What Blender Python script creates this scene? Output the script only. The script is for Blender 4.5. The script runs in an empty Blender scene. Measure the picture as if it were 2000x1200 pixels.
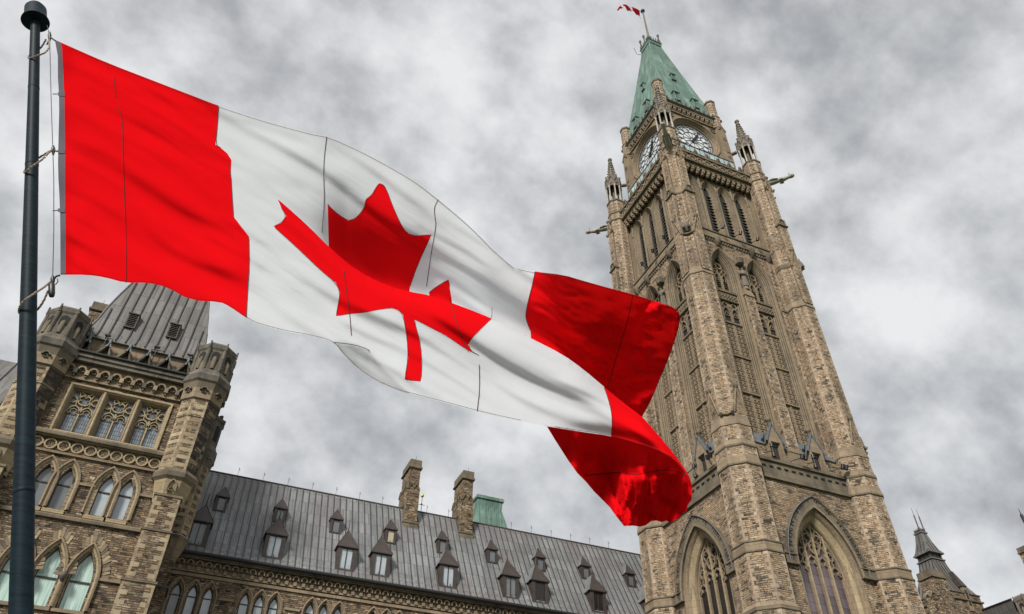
import bpy, bmesh, math, random
from mathutils import Vector, Matrix, noise
from mathutils.geometry import tessellate_polygon, delaunay_2d_cdt
random.seed(7)
S = bpy.context.scene
COL = S.collection
rad = math.radians
# ------------------------------------------------------------------ camera
ROT = Matrix(((0.91703039, -0.26806968, -0.29528615), (-0.39875307, -0.60300304, -0.69092932), (0.00715875, 0.75134944, -0.65986572)))
FPX = 1450.79                      # focal length, in units of a 2000 wide picture
cam = bpy.data.cameras.new('camera'); camo = bpy.data.objects.new('camera', cam); COL.objects.link(camo)
camo.matrix_world = ROT.to_4x4()
cam.sensor_width = 36; cam.lens = 36 * FPX / 2000; cam.clip_start = .05; cam.clip_end = 3000
S.camera = camo
# ------------------------------------------------------------------ sky: a broken overcast, clouds from noise on a cloud layer
SUN_EL, SUN_AZ = rad(36), rad(226)   # azimuth clockwise from +Y
w = bpy.data.worlds.new('World'); S.world = w; w.use_nodes = True
nt = w.node_tree; nt.nodes.clear()
def N(nt, t, **k):
    n = nt.nodes.new(t)
    for a, b in k.items():
        if a == 'inp':
            for i, v in b.items(): n.inputs[i].default_value = v
        else: setattr(n, a, b)
    return n
def ramp(nt, stops, interp='LINEAR'):
    n = nt.nodes.new('ShaderNodeValToRGB'); cr = n.color_ramp; cr.interpolation = interp
    while len(cr.elements) < len(stops): cr.elements.new(.5)
    for e, (p, c) in zip(cr.elements, stops):
        e.position = p; e.color = (c, c, c, 1) if isinstance(c, (int, float)) else (*c, 1)
    return n
L = nt.links.new
out = N(nt, 'ShaderNodeOutputWorld'); bg = N(nt, 'ShaderNodeBackground', inp={1: 1.0})
sky = N(nt, 'ShaderNodeTexSky', sky_type='NISHITA', sun_disc=False, sun_elevation=SUN_EL, sun_rotation=SUN_AZ)
skys = N(nt, 'ShaderNodeVectorMath', operation='SCALE', inp={3: .05})
L(sky.outputs[0], skys.inputs[0])
tc = N(nt, 'ShaderNodeTexCoord'); sp = N(nt, 'ShaderNodeSeparateXYZ'); L(tc.outputs['Generated'], sp.inputs[0])
mp = N(nt, 'ShaderNodeMapping', inp={1: (3.1, 1.7, .4), 2: (rad(8), rad(20), rad(-24)), 3: (1.0, 1.15, 1.2)}); L(tc.outputs['Generated'], mp.inputs[0])
n1 = N(nt, 'ShaderNodeTexNoise', inp={'Scale': 4.0, 'Detail': 10, 'Roughness': .55, 'Distortion': .05})
n2 = N(nt, 'ShaderNodeTexNoise', inp={'Scale': 11.0, 'Detail': 10, 'Roughness': .55, 'Distortion': .0})
L(mp.outputs[0], n1.inputs[0]); L(mp.outputs[0], n2.inputs[0])
mx = N(nt, 'ShaderNodeMix', data_type='FLOAT', inp={0: .42}); L(n1.outputs[0], mx.inputs[2]); L(n2.outputs[0], mx.inputs[3])
cr = ramp(nt, [(.32, (.102, .105, .110)), (.39, (.134, .138, .143)), (.44, (.164, .168, .173)), (.50, (.202, .206, .210)), (.55, (.232, .235, .239)), (.62, (.268, .270, .272))])
L(mx.outputs[0], cr.inputs[0])
ms = N(nt, 'ShaderNodeMix', data_type='RGBA', inp={0: .95}); L(skys.outputs[0], ms.inputs[6]); L(cr.outputs[0], ms.inputs[7])
L(ms.outputs[2], bg.inputs[0]); L(bg.outputs[0], out.inputs[0])
# ------------------------------------------------------------------ sun through thin cloud
sl = bpy.data.lights.new('sun', 'SUN'); sl.energy = 1.5; sl.angle = rad(12); sl.color = (1, .95, .87)
so = bpy.data.objects.new('sun', sl); COL.objects.link(so)
sd = Vector((math.sin(SUN_AZ) * math.cos(SUN_EL), math.cos(SUN_AZ) * math.cos(SUN_EL), math.sin(SUN_EL)))
so.rotation_euler = sd.to_track_quat('Z', 'Y').to_euler(); so.location = (0, -20, 60)
S.view_settings.view_transform = 'Standard'; S.view_settings.look = 'None'; S.view_settings.gamma = 1
S.view_settings.exposure = 1.68
S.render.resolution_x = 1024; S.render.resolution_y = 614
S.cycles.max_bounces = 6; S.cycles.transmission_bounces = 3
# ------------------------------------------------------------------ materials
MATS = {}
def newmat(name):
    m = bpy.data.materials.new(name); m.use_nodes = True; t = m.node_tree; t.nodes.clear()
    o = N(t, 'ShaderNodeOutputMaterial'); b = N(t, 'ShaderNodeBsdfPrincipled'); t.links.new(b.outputs[0], o.inputs[0])
    MATS[name] = m
    return m, t, b
def mixc(t, fac, a, b, mode='MIX'):
    n = N(t, 'ShaderNodeMix', data_type='RGBA', blend_type=mode)
    for i, v in ((0, fac), (6, a), (7, b)):
        if hasattr(v, 'links'): t.links.new(v, n.inputs[i])
        elif isinstance(v, (int, float)): n.inputs[i].default_value = v if i == 0 else (v, v, v, 1)
        else: n.inputs[i].default_value = (*v, 1)
    return n.outputs[2]
def mth(t, op, a, b=None, c=None, clamp=False):
    n = N(t, 'ShaderNodeMath', operation=op, use_clamp=clamp)
    for i, v in enumerate((a, b, c)):
        if v is None: continue
        if hasattr(v, 'links'): t.links.new(v, n.inputs[i])
        else: n.inputs[i].default_value = v
    return n.outputs[0]
def nz(t, vec, scale, detail=4, rough=.55, mscale=None, loc=None):
    if mscale or loc:
        m = N(t, 'ShaderNodeMapping', inp={1: loc or (0, 0, 0), 3: mscale or (1, 1, 1)}); t.links.new(vec, m.inputs[0]); vec = m.outputs[0]
    n = N(t, 'ShaderNodeTexNoise', inp={'Scale': scale, 'Detail': detail, 'Roughness': rough}); t.links.new(vec, n.inputs[0])
    return n.outputs[0]
def ramped(t, v, stops, interp='LINEAR'):
    r = ramp(t, stops, interp); t.links.new(v, r.inputs[0]); return r.outputs[0]
def bump(t, b, h, strength=.5, dist=.03):
    n = N(t, 'ShaderNodeBump', inp={0: strength, 1: dist}); t.links.new(h, n.inputs['Height']); t.links.new(n.outputs[0], b.inputs['Normal'])
def masonry(name, pal, bw, rh, mort, soot=.3, quoin=None, qrow=.42, gain=1.0, per=.7, clus=1.8, edge='edge', sootcol=(.05, .043, .038)):
    """coursed rubble: per stone colour from two sizes of block, mortar, weather streaks; optional dressed quoins at marked edges"""
    m, t, b = newmat(name); lk = t.links.new; gain *= .84
    uv = N(t, 'ShaderNodeUVMap', uv_map='uv').outputs[0]
    tcn = N(t, 'ShaderNodeTexCoord').outputs['Object']
    dn = N(t, 'ShaderNodeTexNoise', inp={'Scale': 1.6, 'Detail': 3}); lk(uv, dn.inputs[0])
    vm = N(t, 'ShaderNodeVectorMath', operation='MULTIPLY_ADD', inp={1: (.16, .09, 0)}); lk(dn.outputs[1], vm.inputs[0]); lk(uv, vm.inputs[2])
    def brick(w_, h_, off):
        n = N(t, 'ShaderNodeTexBrick', offset=.43, squash=.62, squash_frequency=3, inp={1: (0, 0, 0, 1), 2: (1, 1, 1, 1), 4: 1, 5: mort, 6: .4, 7: 0, 8: w_, 9: h_})
        mm = N(t, 'ShaderNodeMapping', inp={1: off}); lk(vm.outputs[0], mm.inputs[0]); lk(mm.outputs[0], n.inputs[0]); return n
    b1 = brick(bw, rh, (0, 0, 0)); b2 = brick(bw * 1.2, rh * 2, (.31, 0, 0))
    sel = mth(t, 'GREATER_THAN', nz(t, uv, 1.3, 2, .5, (1, 2.2, 1)), .60)
    val = mixc(t, sel, b1.outputs[0], b2.outputs[0]); fac = mixc(t, sel, b1.outputs[1], b2.outputs[1])
    jit = nz(t, uv, 1.4, 4, .6); v2 = mth(t, 'ADD', mth(t, 'MULTIPLY', val, per), mth(t, 'MULTIPLY_ADD', mth(t, 'SUBTRACT', jit, .5), clus, .5 - per / 2), clamp=True)
    n_ = len(pal); base = ramped(t, v2, [(i / (n_ - 1) * .92 + .04, [c * gain for c in p]) for i, p in enumerate(pal)])
    fine = nz(t, uv, 9, 6, .72, (.55, 1.5, 1)); base = mixc(t, .8, base, ramped(t, fine, [(.34, .38), (.5, 1.0), (.68, 1.5)]), 'MULTIPLY')
    base = mixc(t, mth(t, 'MULTIPLY', fac, .62), base, (.085 * gain, .068 * gain, .05 * gain))
    h = mth(t, 'SUBTRACT', mth(t, 'MULTIPLY', fine, 1.1), mth(t, 'MULTIPLY', fac, .9))
    h = mth(t, 'ADD', h, mth(t, 'MULTIPLY', val, .4))
    if quoin:
        e = N(t, 'ShaderNodeUVMap', uv_map='edge').outputs[0]; es = N(t, 'ShaderNodeSeparateXYZ'); lk(e, es.inputs[0])
        us = N(t, 'ShaderNodeSeparateXYZ'); lk(uv, us.inputs[0])
        row = mth(t, 'FLOOR', mth(t, 'DIVIDE', us.outputs[1], qrow)); fr = mth(t, 'FRACT', mth(t, 'DIVIDE', us.outputs[1], qrow))
        alt = mth(t, 'MODULO', mth(t, 'ABSOLUTE', row), 2.0); wd = mth(t, 'MULTIPLY_ADD', alt, quoin[2], quoin[1])
        dist = mth(t, 'MINIMUM', es.outputs[0], es.outputs[1]); msk = mth(t, 'LESS_THAN', dist, wd)
        wn = N(t, 'ShaderNodeTexWhiteNoise', noise_dimensions='2D'); cb = N(t, 'ShaderNodeCombineXYZ'); lk(row, cb.inputs[0])
        lk(mth(t, 'FLOOR', mth(t, 'DIVIDE', us.outputs[0], .9)), cb.inputs[1]); lk(cb.outputs[0], wn.inputs[0])
        qc = ramped(t, wn.outputs[0], [(p_, [c_ * .84 for c_ in quoin[0][i_]]) for i_, p_ in enumerate((0, .45, .8, 1))])
        qc = mixc(t, .4, qc, ramped(t, fine, [(.3, .7), (.7, 1.2)]), 'MULTIPLY')
        jn = mth(t, 'LESS_THAN', fr, .07); qc = mixc(t, mth(t, 'MULTIPLY', jn, .7), qc, (.12, .1, .08))
        base = mixc(t, msk, base, qc); h = mixc(t, msk, h, mth(t, 'MULTIPLY', fine, .35))
    big = nz(t, tcn, .35, 5, .6); strk = nz(t, tcn, 1.3, 4, .6, (1, 1, .16))
    s_ = mth(t, 'MULTIPLY', ramped(t, mth(t, 'ADD', mth(t, 'MULTIPLY', big, .5), mth(t, 'MULTIPLY', strk, .5)), [(.48, 0), (.66, 1)]), soot)
    base = mixc(t, s_, base, sootcol)
    lk(base, b.inputs['Base Color']); b.inputs['Roughness'].default_value = .93
    b.inputs['Specular IOR Level'].default_value = .2
    bump(t, b, h, 1.0, .09)
    return m
def dressed(name, c1, c2, dark, joint=.45, soot=.5, rough=.9):
    c1 = [x * .86 for x in c1]; c2 = [x * .82 for x in c2]
    m, t, b = newmat(name); lk = t.links.new
    uv = N(t, 'ShaderNodeUVMap', uv_map='uv').outputs[0]; ob = N(t, 'ShaderNodeTexCoord').outputs['Object']
    n = N(t, 'ShaderNodeTexBrick', offset=.5, inp={1: (0, 0, 0, 1), 2: (1, 1, 1, 1), 4: 1, 5: .012, 6: .2, 8: joint * 1.7, 9: joint}); lk(uv, n.inputs[0])
    f = nz(t, ob, 7, 6, .7)
    base = mixc(t, mth(t, 'ADD', mth(t, 'MULTIPLY', n.outputs[0], .6), mth(t, 'MULTIPLY', f, .4)), c1, c2)
    base = mixc(t, .5, base, ramped(t, f, [(.3, .6), (.5, 1.0), (.7, 1.25)]), 'MULTIPLY')
    base = mixc(t, mth(t, 'MULTIPLY', n.outputs[1], .65), base, [x * .35 for x in c1])
    s_ = mth(t, 'MULTIPLY', ramped(t, nz(t, ob, .9, 6, .65, (1, 1, .35)), [(.45, 0), (.68, 1)]), soot)
    base = mixc(t, s_, base, dark)
    lk(base, b.inputs['Base Color']); b.inputs['Roughness'].default_value = rough; b.inputs['Specular IOR Level'].default_value = .25
    bump(t, b, mth(t, 'SUBTRACT', f, n.outputs[1]), .5, .02)
    return m
def metal_roof(name, cols, panel=1.6, width=.45, rough=.45, metallic=.25, streak=(.5, 1.15), warm=None):
    """sheet metal roof: colour by sheet, run-off streaks down the slope, rough oxide"""
    cols = [[x * .88 for x in c_] for c_ in cols]
    m, t, b = newmat(name); lk = t.links.new
    uv = N(t, 'ShaderNodeUVMap', uv_map='uv').outputs[0]; ob = N(t, 'ShaderNodeTexCoord').outputs['Object']
    n = N(t, 'ShaderNodeTexBrick', offset=.5, inp={1: (0, 0, 0, 1), 2: (1, 1, 1, 1), 4: 1, 5: .022, 6: .1, 8: width, 9: panel})
    # bricks run along u: width=sheet width
    lk(uv, n.inputs[0])
    v = mth(t, 'ADD', mth(t, 'MULTIPLY', n.outputs[0], .3), mth(t, 'MULTIPLY', nz(t, ob, .5, 4), .7))
    base = ramped(t, v, [(.25, cols[0]), (.5, cols[1]), (.75, cols[2])])
    base = mixc(t, .7, base, ramped(t, nz(t, uv, 5, 5, .65, (1, .07, 1)), [(.3, streak[0]), (.5, 1), (.72, streak[1])]), 'MULTIPLY')
    base = mixc(t, .5, base, ramped(t, nz(t, ob, 18, 5, .7), [(.3, .7), (.7, 1.25)]), 'MULTIPLY')
    if warm: base = mixc(t, ramped(t, nz(t, ob, .28, 3, .5, None, (3, 1, 2)), [(.5, 0), (.68, .75)]), base, warm)
    base = mixc(t, mth(t, 'MULTIPLY', n.outputs[1], .5), base, [x * .45 for x in cols[0]])
    lk(base, b.inputs['Base Color']); b.inputs['Roughness'].default_value = rough; b.inputs['Metallic'].default_value = metallic
    bump(t, b, mth(t, 'SUBTRACT', nz(t, ob, 6, 4), n.outputs[1]), .35, .02)
    return m
def simple(name, c, rough=.6, metallic=0, var=.25, scale=4, spec=.5, bmp=0):
    m, t, b = newmat(name)
    ob = N(t, 'ShaderNodeTexCoord').outputs['Object']; f = nz(t, ob, scale, 5, .6)
    base = mixc(t, 1.0, c, ramped(t, f, [(.25, 1 - var), (.75, 1 + var)]), 'MULTIPLY')
    t.links.new(base, b.inputs['Base Color']); b.inputs['Roughness'].default_value = rough; b.inputs['Metallic'].default_value = metallic
    b.inputs['Specular IOR Level'].default_value = spec
    if bmp: bump(t, b, f, bmp, .02)
    return m
PALT = [(.07, .06, .054), (.13, .105, .086), (.25, .195, .14), (.36, .275, .19), (.43, .33, .23), (.36, .23, .125), (.40, .305, .21), (.47, .37, .265), (.56, .455, .345)]
PALP = [(.05, .042, .034), (.10, .078, .058), (.20, .145, .098), (.145, .108, .077), (.28, .21, .14), (.33, .25, .165), (.24, .15, .08), (.17, .128, .09), (.37, .29, .195), (.46, .375, .27)]
QT = ([(.44, .34, .25), (.37, .275, .195), (.51, .41, .31), (.29, .215, .155)], .1, .16)
QP = ([(.44, .36, .235), (.35, .275, .18), (.26, .20, .135), (.47, .39, .26)], .14, .28)
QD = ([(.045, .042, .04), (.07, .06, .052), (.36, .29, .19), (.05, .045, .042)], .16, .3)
masonry('tower_stone', PALT, .62, .125, .017, .55, QT, qrow=.25, gain=1.12, per=.62, clus=1.7)
masonry('pavilion_stone', PALP, .46, .11, .014, .5, QP, qrow=.24, gain=1.2, per=.85, clus=1.3)
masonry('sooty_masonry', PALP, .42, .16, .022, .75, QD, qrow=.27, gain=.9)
masonry('wing_stone', PALP, .46, .11, .014, .35, None, gain=1.2, per=.85, clus=1.3)
dressed('dressed_stone', (.325, .252, .172), (.235, .18, .122), (.075, .066, .055))
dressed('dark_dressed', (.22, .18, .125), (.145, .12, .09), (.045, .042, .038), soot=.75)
dressed('pale_dressed', (.44, .355, .225), (.35, .275, .17), (.10, .085, .065), soot=.3)
dressed('sooty_stone', (.22, .19, .15), (.11, .10, .088), (.03, .03, .03), soot=.85)
metal_roof('lead_roof', [(.145, .152, .155), (.20, .207, .21), (.275, .285, .29)], panel=1.15, width=.45, metallic=.1, rough=.5, streak=(.6, 1.2), warm=(.15, .13, .13))
metal_roof('pavilion_roof', [(.115, .108, .104), (.155, .147, .142), (.20, .193, .187)], panel=1.6, width=.62, metallic=.15, rough=.6)
metal_roof('copper_roof', [(.08, .145, .12), (.128, .215, .178), (.20, .31, .262)], panel=2.3, width=.85, metallic=0, rough=.75, streak=(.35, 1.25))
simple('brown_metal', (.05, .038, .034), .55, .2, .35, 3)
simple('seam_metal', (.06, .058, .058), .6, .2, .3, 3)
simple('dark_metal', (.018, .018, .018), .6, .3, .2, 3)
simple('blue_lead', (.12, .14, .155), .5, .1, .4, 2.5, bmp=.3)
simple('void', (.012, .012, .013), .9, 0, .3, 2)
simple('gold', (.75, .45, .08), .35, .9, .1, 4)
simple('rope', (.30, .25, .21), .9, 0, .35, 40, bmp=.6)
simple('statue_stone', (.15, .128, .105), .9, 0, .45, 6, bmp=.6)
simple('dial_bar', (.10, .103, .108), .6, 0, .2, 3)
simple('grey_stone', (.33, .305, .27), .9, 0, .4, 6, bmp=.6)
simple('frame_dark', (.035, .026, .022), .5, .1, .2, 3)
simple('grass', (.05, .08, .025), .95, 0, .5, .8)
simple('black_plastic', (.012, .011, .012), .45, 0, .1, 5)
def glass(name, c, rough=.08, sheer=None, spec=.5, stripes=None, coat=0, leading=False):
    m, t, b = newmat(name); lk = t.links.new
    ob = N(t, 'ShaderNodeTexCoord').outputs['Object']; uv = N(t, 'ShaderNodeUVMap', uv_map='uv').outputs[0]
    f = nz(t, ob, .7, 3)
    base = mixc(t, 1.0, c, ramped(t, f, [(.3, .7), (.7, 1.25)]), 'MULTIPLY')
    if stripes:
        sx = nz(t, uv, 9, 2, .5, (1.6, .05, 1)); base = mixc(t, ramped(t, sx, [(.42, 0), (.55, 1)]), base, stripes)
    if leading:
        n = N(t, 'ShaderNodeTexBrick', offset=0, inp={1: (.4, .4, .4, 1), 2: (1.5, 1.5, 1.5, 1), 4: 1, 5: .012, 6: 0, 8: leading[0], 9: leading[1]}); lk(uv, n.inputs[0])
        base = mixc(t, .45, base, n.outputs[0], 'MULTIPLY'); base = mixc(t, n.outputs[1], base, (.01, .01, .01))
    lk(base, b.inputs['Base Color']); b.inputs['Roughness'].default_value = rough
    b.inputs['Specular IOR Level'].default_value = spec; b.inputs['Coat Weight'].default_value = coat; b.inputs['Coat Roughness'].default_value = .03
    bump(t, b, nz(t, ob, 1.1, 2), .05, .02)
    return m
glass('curtain_glass', (.30, .44, .40), coat=.6, stripes=(.42, .56, .51))
glass('pale_glass', (.36, .40, .44), coat=.8)
glass('dark_glass', (.13, .14, .15), coat=.6)
glass('leaded_glass', (.17, .20, .23), coat=.6, leading=(.115, .26))
glass('purple_glass', (.10, .075, .085), .25, coat=.25, leading=(2.0, .62))
glass('black_glass', (.018, .015, .014), .25, coat=.2, leading=(2.0, .62))
glass('dial_glass', (.60, .63, .66), .2, coat=.3)
glass('rail_glass', (.34, .44, .45), .1, coat=.5)
glass('warm_glass', (.42, .36, .26), coat=.5)
def cloth(name, c, tr, trans=.16, bmps=.22):
    m = bpy.data.materials.new(name); m.use_nodes = True; t = m.node_tree; t.nodes.clear(); lk = t.links.new; MATS[name] = m
    o = N(t, 'ShaderNodeOutputMaterial'); d = N(t, 'ShaderNodeBsdfDiffuse', inp={0: (*c, 1)}); tl = N(t, 'ShaderNodeBsdfTranslucent', inp={0: (*tr, 1)})
    gl = N(t, 'ShaderNodeBsdfGlossy', inp={0: (1, 1, 1, 1), 1: .45})
    x = N(t, 'ShaderNodeMixShader', inp={0: trans}); lk(d.outputs[0], x.inputs[1]); lk(tl.outputs[0], x.inputs[2])
    y = N(t, 'ShaderNodeMixShader', inp={0: .0}); lk(x.outputs[0], y.inputs[1]); lk(gl.outputs[0], y.inputs[2]); lk(y.outputs[0], o.inputs[0])
    uv = N(t, 'ShaderNodeUVMap', uv_map='uv').outputs[0]
    a = nz(t, uv, 1.0, 3, .55, (1.6, 11, 1)); b_ = nz(t, uv, 1.0, 3, .55, (4, 2, 1))
    amt = ramped(t, nz(t, uv, 1.0, 2, .5, (1.2, 1.7, 1), (4, 2, 0)), [(.42, 0), (.62, 1)])
    h = mth(t, 'ADD', mth(t, 'MULTIPLY', a, amt), mth(t, 'MULTIPLY', b_, .35))
    bn = N(t, 'ShaderNodeBump', inp={0: bmps, 1: .05}); lk(h, bn.inputs['Height'])
    for s_ in (d, tl, gl): lk(bn.outputs[0], s_.inputs['Normal'])
    return m
cloth('flag_red', (.62, .004, .007), (.8, .008, .008))
cloth('flag_white', (.60, .625, .665), (.6, .615, .64), .3)
cloth('flag_heading', (.13, .12, .14), (.1, .1, .11), .15)
cloth('flag_stitch', (.075, .03, .03), (.1, .03, .03), .1)
cloth('small_flag_red', (.62, .035, .05), (.6, .03, .04))
m, t, b = newmat('pole_paint')
ob = N(t, 'ShaderNodeTexCoord').outputs['Object']
base = mixc(t, ramped(t, nz(t, ob, 3, 4, .6, (1, 1, 9)), [(.35, 0), (.7, 1)]), (.004, .010, .015), (.008, .021, .031))
t.links.new(base, b.inputs['Base Color']); b.inputs['Roughness'].default_value = .55; b.inputs['Specular IOR Level'].default_value = .12
bump(t, b, nz(t, ob, 1.0, 3, .6, (2, 2, 60)), .35, .004)
M = MATS
# ------------------------------------------------------------------ mesh kit
def tag(o, label=None, cat=None, group=None, kind=None):
    if label: o['label'] = label
    if cat: o['category'] = cat
    if group: o['group'] = group
    if kind: o['kind'] = kind
    return o
WL = {}                                              # world origin of each object
def empty(name, loc, label, cat, group=None, parent=None):
    o = bpy.data.objects.new(name, None); COL.objects.link(o); o.empty_display_size = .5
    WL[o] = Vector(loc); o.location = WL[o] if not parent else WL[o] - WL[parent]
    if parent: o.parent = parent
    return tag(o, label, cat, group)
class MB:
    def __init__(s, mats): s.v = []; s.f = []; s.m = []; s.sm = []; s.e = []; s.mats = mats if isinstance(mats, (list, tuple)) else [mats]
    def face(s, pts, m=0, sm=False, edge=None):
        i = len(s.v); s.v += [tuple(p) for p in pts]; s.f.append(list(range(i, i + len(pts)))); s.m.append(m); s.sm.append(sm); s.e.append(edge)
    def grid(s, rows, m=0, sm=False, closed=False):
        i = len(s.v); n = len(rows[0])
        for r in rows: s.v += [tuple(p) for p in r]
        for a in range(len(rows) - 1):
            for k in range(n if closed else n - 1):
                k2 = (k + 1) % n
                s.f.append([i + a * n + k, i + a * n + k2, i + (a + 1) * n + k2, i + (a + 1) * n + k]); s.m.append(m); s.sm.append(sm); s.e.append(None)
    def box(s, a, b_, m=0):
        (x0, y0, z0), (x1, y1, z1) = a, b_
        P = lambda x, y, z: (x, y, z)
        s.hexa([P(x0, y0, z0), P(x1, y0, z0), P(x1, y1, z0), P(x0, y1, z0), P(x0, y0, z1), P(x1, y0, z1), P(x1, y1, z1), P(x0, y1, z1)], m)
    def hexa(s, p, m=0):
        for q in ((0, 3, 2, 1), (4, 5, 6, 7), (0, 1, 5, 4), (1, 2, 6, 5), (2, 3, 7, 6), (3, 0, 4, 7)): s.face([p[k] for k in q], m)
    def tube(s, path, r, seg=6, m=0, sm=True, cap=True):
        path = [Vector(p) for p in path]; rows = []; up = None
        for i, p in enumerate(path):
            d = (path[min(i + 1, len(path) - 1)] - path[max(i - 1, 0)]).normalized()
            if up is None: up = d.orthogonal().normalized()
            up = (up - d * up.dot(d)).normalized(); sd_ = d.cross(up)
            rr = r[i] if isinstance(r, (list, tuple)) else r
            rows.append([p + (up * math.cos(a) + sd_ * math.sin(a)) * rr for a in [2 * math.pi * k / seg for k in range(seg)]])
        s.grid(rows, m, sm, True)
        if cap: s.face(rows[0][::-1], m); s.face(rows[-1], m)
    def lathe(s, c, prof, seg=12, m=0, sm=True, rot=0, cap=True):
        """prof: (radius, z) pairs above point c"""
        rows = [[(c[0] + r * math.cos(rot + 2 * math.pi * k / seg), c[1] + r * math.sin(rot + 2 * math.pi * k / seg), c[2] + z) for k in range(seg)] for r, z in prof]
        s.grid(rows, m, sm, True)
        if cap: s.face(rows[0][::-1], m); s.face(rows[-1], m)
    def octo(s, cx, cy, prof, m=0, cap=True, quoin=True, fm=None):
        """octagon tower: prof (apothem, z); faces carry distance to their edges so that quoins can be drawn"""
        k = 1 / math.cos(math.pi / 8)
        ring = lambda a, z: [Vector((cx + a * k * math.cos(math.pi / 8 + i * math.pi / 4), cy + a * k * math.sin(math.pi / 8 + i * math.pi / 4), z)) for i in range(8)]
        for (a0, z0, *mm), (a1, z1, *_) in zip(prof[:-1], prof[1:]):
            r0, r1 = ring(a0, z0), ring(a1, z1); mi = mm[0] if mm else m
            for i in range(8):
                j = (i + 1) % 8; w_ = (r0[j] - r0[i]).length
                s.face([r0[i], r0[j], r1[j], r1[i]], (fm[i] if fm and i in fm and mi == 0 else mi), edge=[(0, w_), (w_, 0), (w_, 0), (0, w_)] if quoin else None)
        if cap: s.face(ring(prof[-1][0], prof[-1][1]), prof[-1][2] if len(prof[-1]) > 2 else m)
    # --- in a wall frame
    def fbox(s, fr, u0, u1, z0, z1, n0, n1, m=0):
        u0 += .003; u1 -= .003     # adjoining sides of a storey never share a plane
        if abs(fr.u.y) > .5: z0 -= .003; z1 += .003
        P = fr.P
        s.hexa([P(u0, z0, n1), P(u1, z0, n1), P(u1, z0, n0), P(u0, z0, n0), P(u0, z1, n1), P(u1, z1, n1), P(u1, z1, n0), P(u0, z1, n0)], m)
    def wall(s, fr, outer, holes, n, m=0, edge=None):
        allp = list(outer)
        for h in holes: allp += list(h)
        tris = tessellate_polygon([[Vector((u, z, 0)) for u, z in outer]] + [[Vector((u, z, 0)) for u, z in h] for h in holes])
        for tr in tris:
            p = [allp[k] for k in tr]
            if (p[1][0] - p[0][0]) * (p[2][1] - p[0][1]) - (p[1][1] - p[0][1]) * (p[2][0] - p[0][0]) < 0: p = p[::-1]
            s.face([fr.P(u, z, n) for u, z in p], m, edge=[edge(u) for u, z in p] if edge else None)
    def sweep(s, fr, shape, prof, m=0, ms=None):
        """shape(inset)->2D points; prof: list of (inset, n)"""
        rows = [[fr.P(u, z, n) for u, z in shape(i)] for i, n in prof]
        for k in range(len(rows) - 1):
            a, b_ = rows[k], rows[k + 1]; mm = ms[k] if ms else m
            for j in range(len(a) - 1): s.face([a[j], b_[j], b_[j + 1], a[j + 1]], mm)
    def strip(s, fr, pts, wd, n0, n1, m=0, closed=False):
        """a moulding of width wd along a 2D line, standing from n0 to n1"""
        q = [Vector((p[0], p[1])) for p in pts]; L_ = len(q); A = []; B = []
        for i in range(L_):
            a = q[(i - 1) % L_] if closed or i else q[i]; c = q[(i + 1) % L_] if closed or i < L_ - 1 else q[i]
            d = (c - a); d = d.normalized() if d.length > 1e-9 else Vector((1, 0)); nn = Vector((-d.y, d.x)) * wd / 2
            A.append(q[i] + nn); B.append(q[i] - nn)
        R_ = range(L_ if closed else L_ - 1)
        for i in R_:
            j = (i + 1) % L_; P = fr.P
            s.face([P(*B[i], n1), P(*B[j], n1), P(*A[j], n1), P(*A[i], n1)], m)
            s.face([P(*A[i], n1), P(*A[j], n1), P(*A[j], n0), P(*A[i], n0)], m)
            s.face([P(*B[j], n1), P(*B[i], n1), P(*B[i], n0), P(*B[j], n0)], m)
    def build(s, name, parent=None, label=None, weld=False, origin=None):
        me = bpy.data.meshes.new(name)
        xs = [p[0] for p in s.v]; ys = [p[1] for p in s.v]; zs = [p[2] for p in s.v]
        o0 = Vector(origin) if origin else Vector(((min(xs) + max(xs)) / 2, (min(ys) + max(ys)) / 2, min(zs)))
        me.from_pydata([(p[0] - o0.x, p[1] - o0.y, p[2] - o0.z) for p in s.v], [], s.f)
        for m_ in s.mats: me.materials.append(M[m_])
        me.polygons.foreach_set('material_index', s.m); me.polygons.foreach_set('use_smooth', s.sm)
        u1 = me.uv_layers.new(name='uv'); u2 = me.uv_layers.new(name='edge')
        U = [0.0] * (2 * len(me.loops)); E_ = [9.0] * (2 * len(me.loops))
        for p, e in zip(me.polygons, s.e):
            n = p.normal
            if abs(n.z) < .93:
                l = math.hypot(n.x, n.y); t = (-n.y / l, n.x / l); k = 1 / max(.35, l)
                for li in p.loop_indices:
                    v = s.v[me.loops[li].vertex_index]; U[2 * li] = v[0] * t[0] + v[1] * t[1] + 11.3 * (abs(n.x) > abs(n.y)); U[2 * li + 1] = v[2] * k
            else:
                for li in p.loop_indices:
                    v = s.v[me.loops[li].vertex_index]; U[2 * li] = v[0]; U[2 * li + 1] = v[1]
            if e:
                for q, li in enumerate(p.loop_indices): E_[2 * li], E_[2 * li + 1] = e[q]
        u1.data.foreach_set('uv', U); u2.data.foreach_set('uv', E_)
        if weld:
            bm = bmesh.new(); bm.from_mesh(me); bmesh.ops.remove_doubles(bm, verts=bm.verts, dist=1e-4); bm.to_mesh(me); bm.free()
        me.update()
        o = bpy.data.objects.new(name, me); COL.objects.link(o); WL[o] = o0
        if parent: o.parent = parent; o.location = o0 - WL[parent]
        else: o.location = o0
        if label: o['label'] = label
        return o
def copy_part(o, parent, delta):
    c = o.copy(); COL.objects.link(c); c.parent = parent; WL[c] = WL[o] + Vector(delta)
    c.location = WL[c] - (WL[parent] if parent else Vector((0, 0, 0)))
    return c
class Fr:
    def __init__(s, o, u, n): s.o = Vector(o); s.u = Vector(u); s.n = Vector(n)
    def P(s, u, z, n): return s.o + s.u * u + s.n * n + Vector((0, 0, z))
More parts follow.
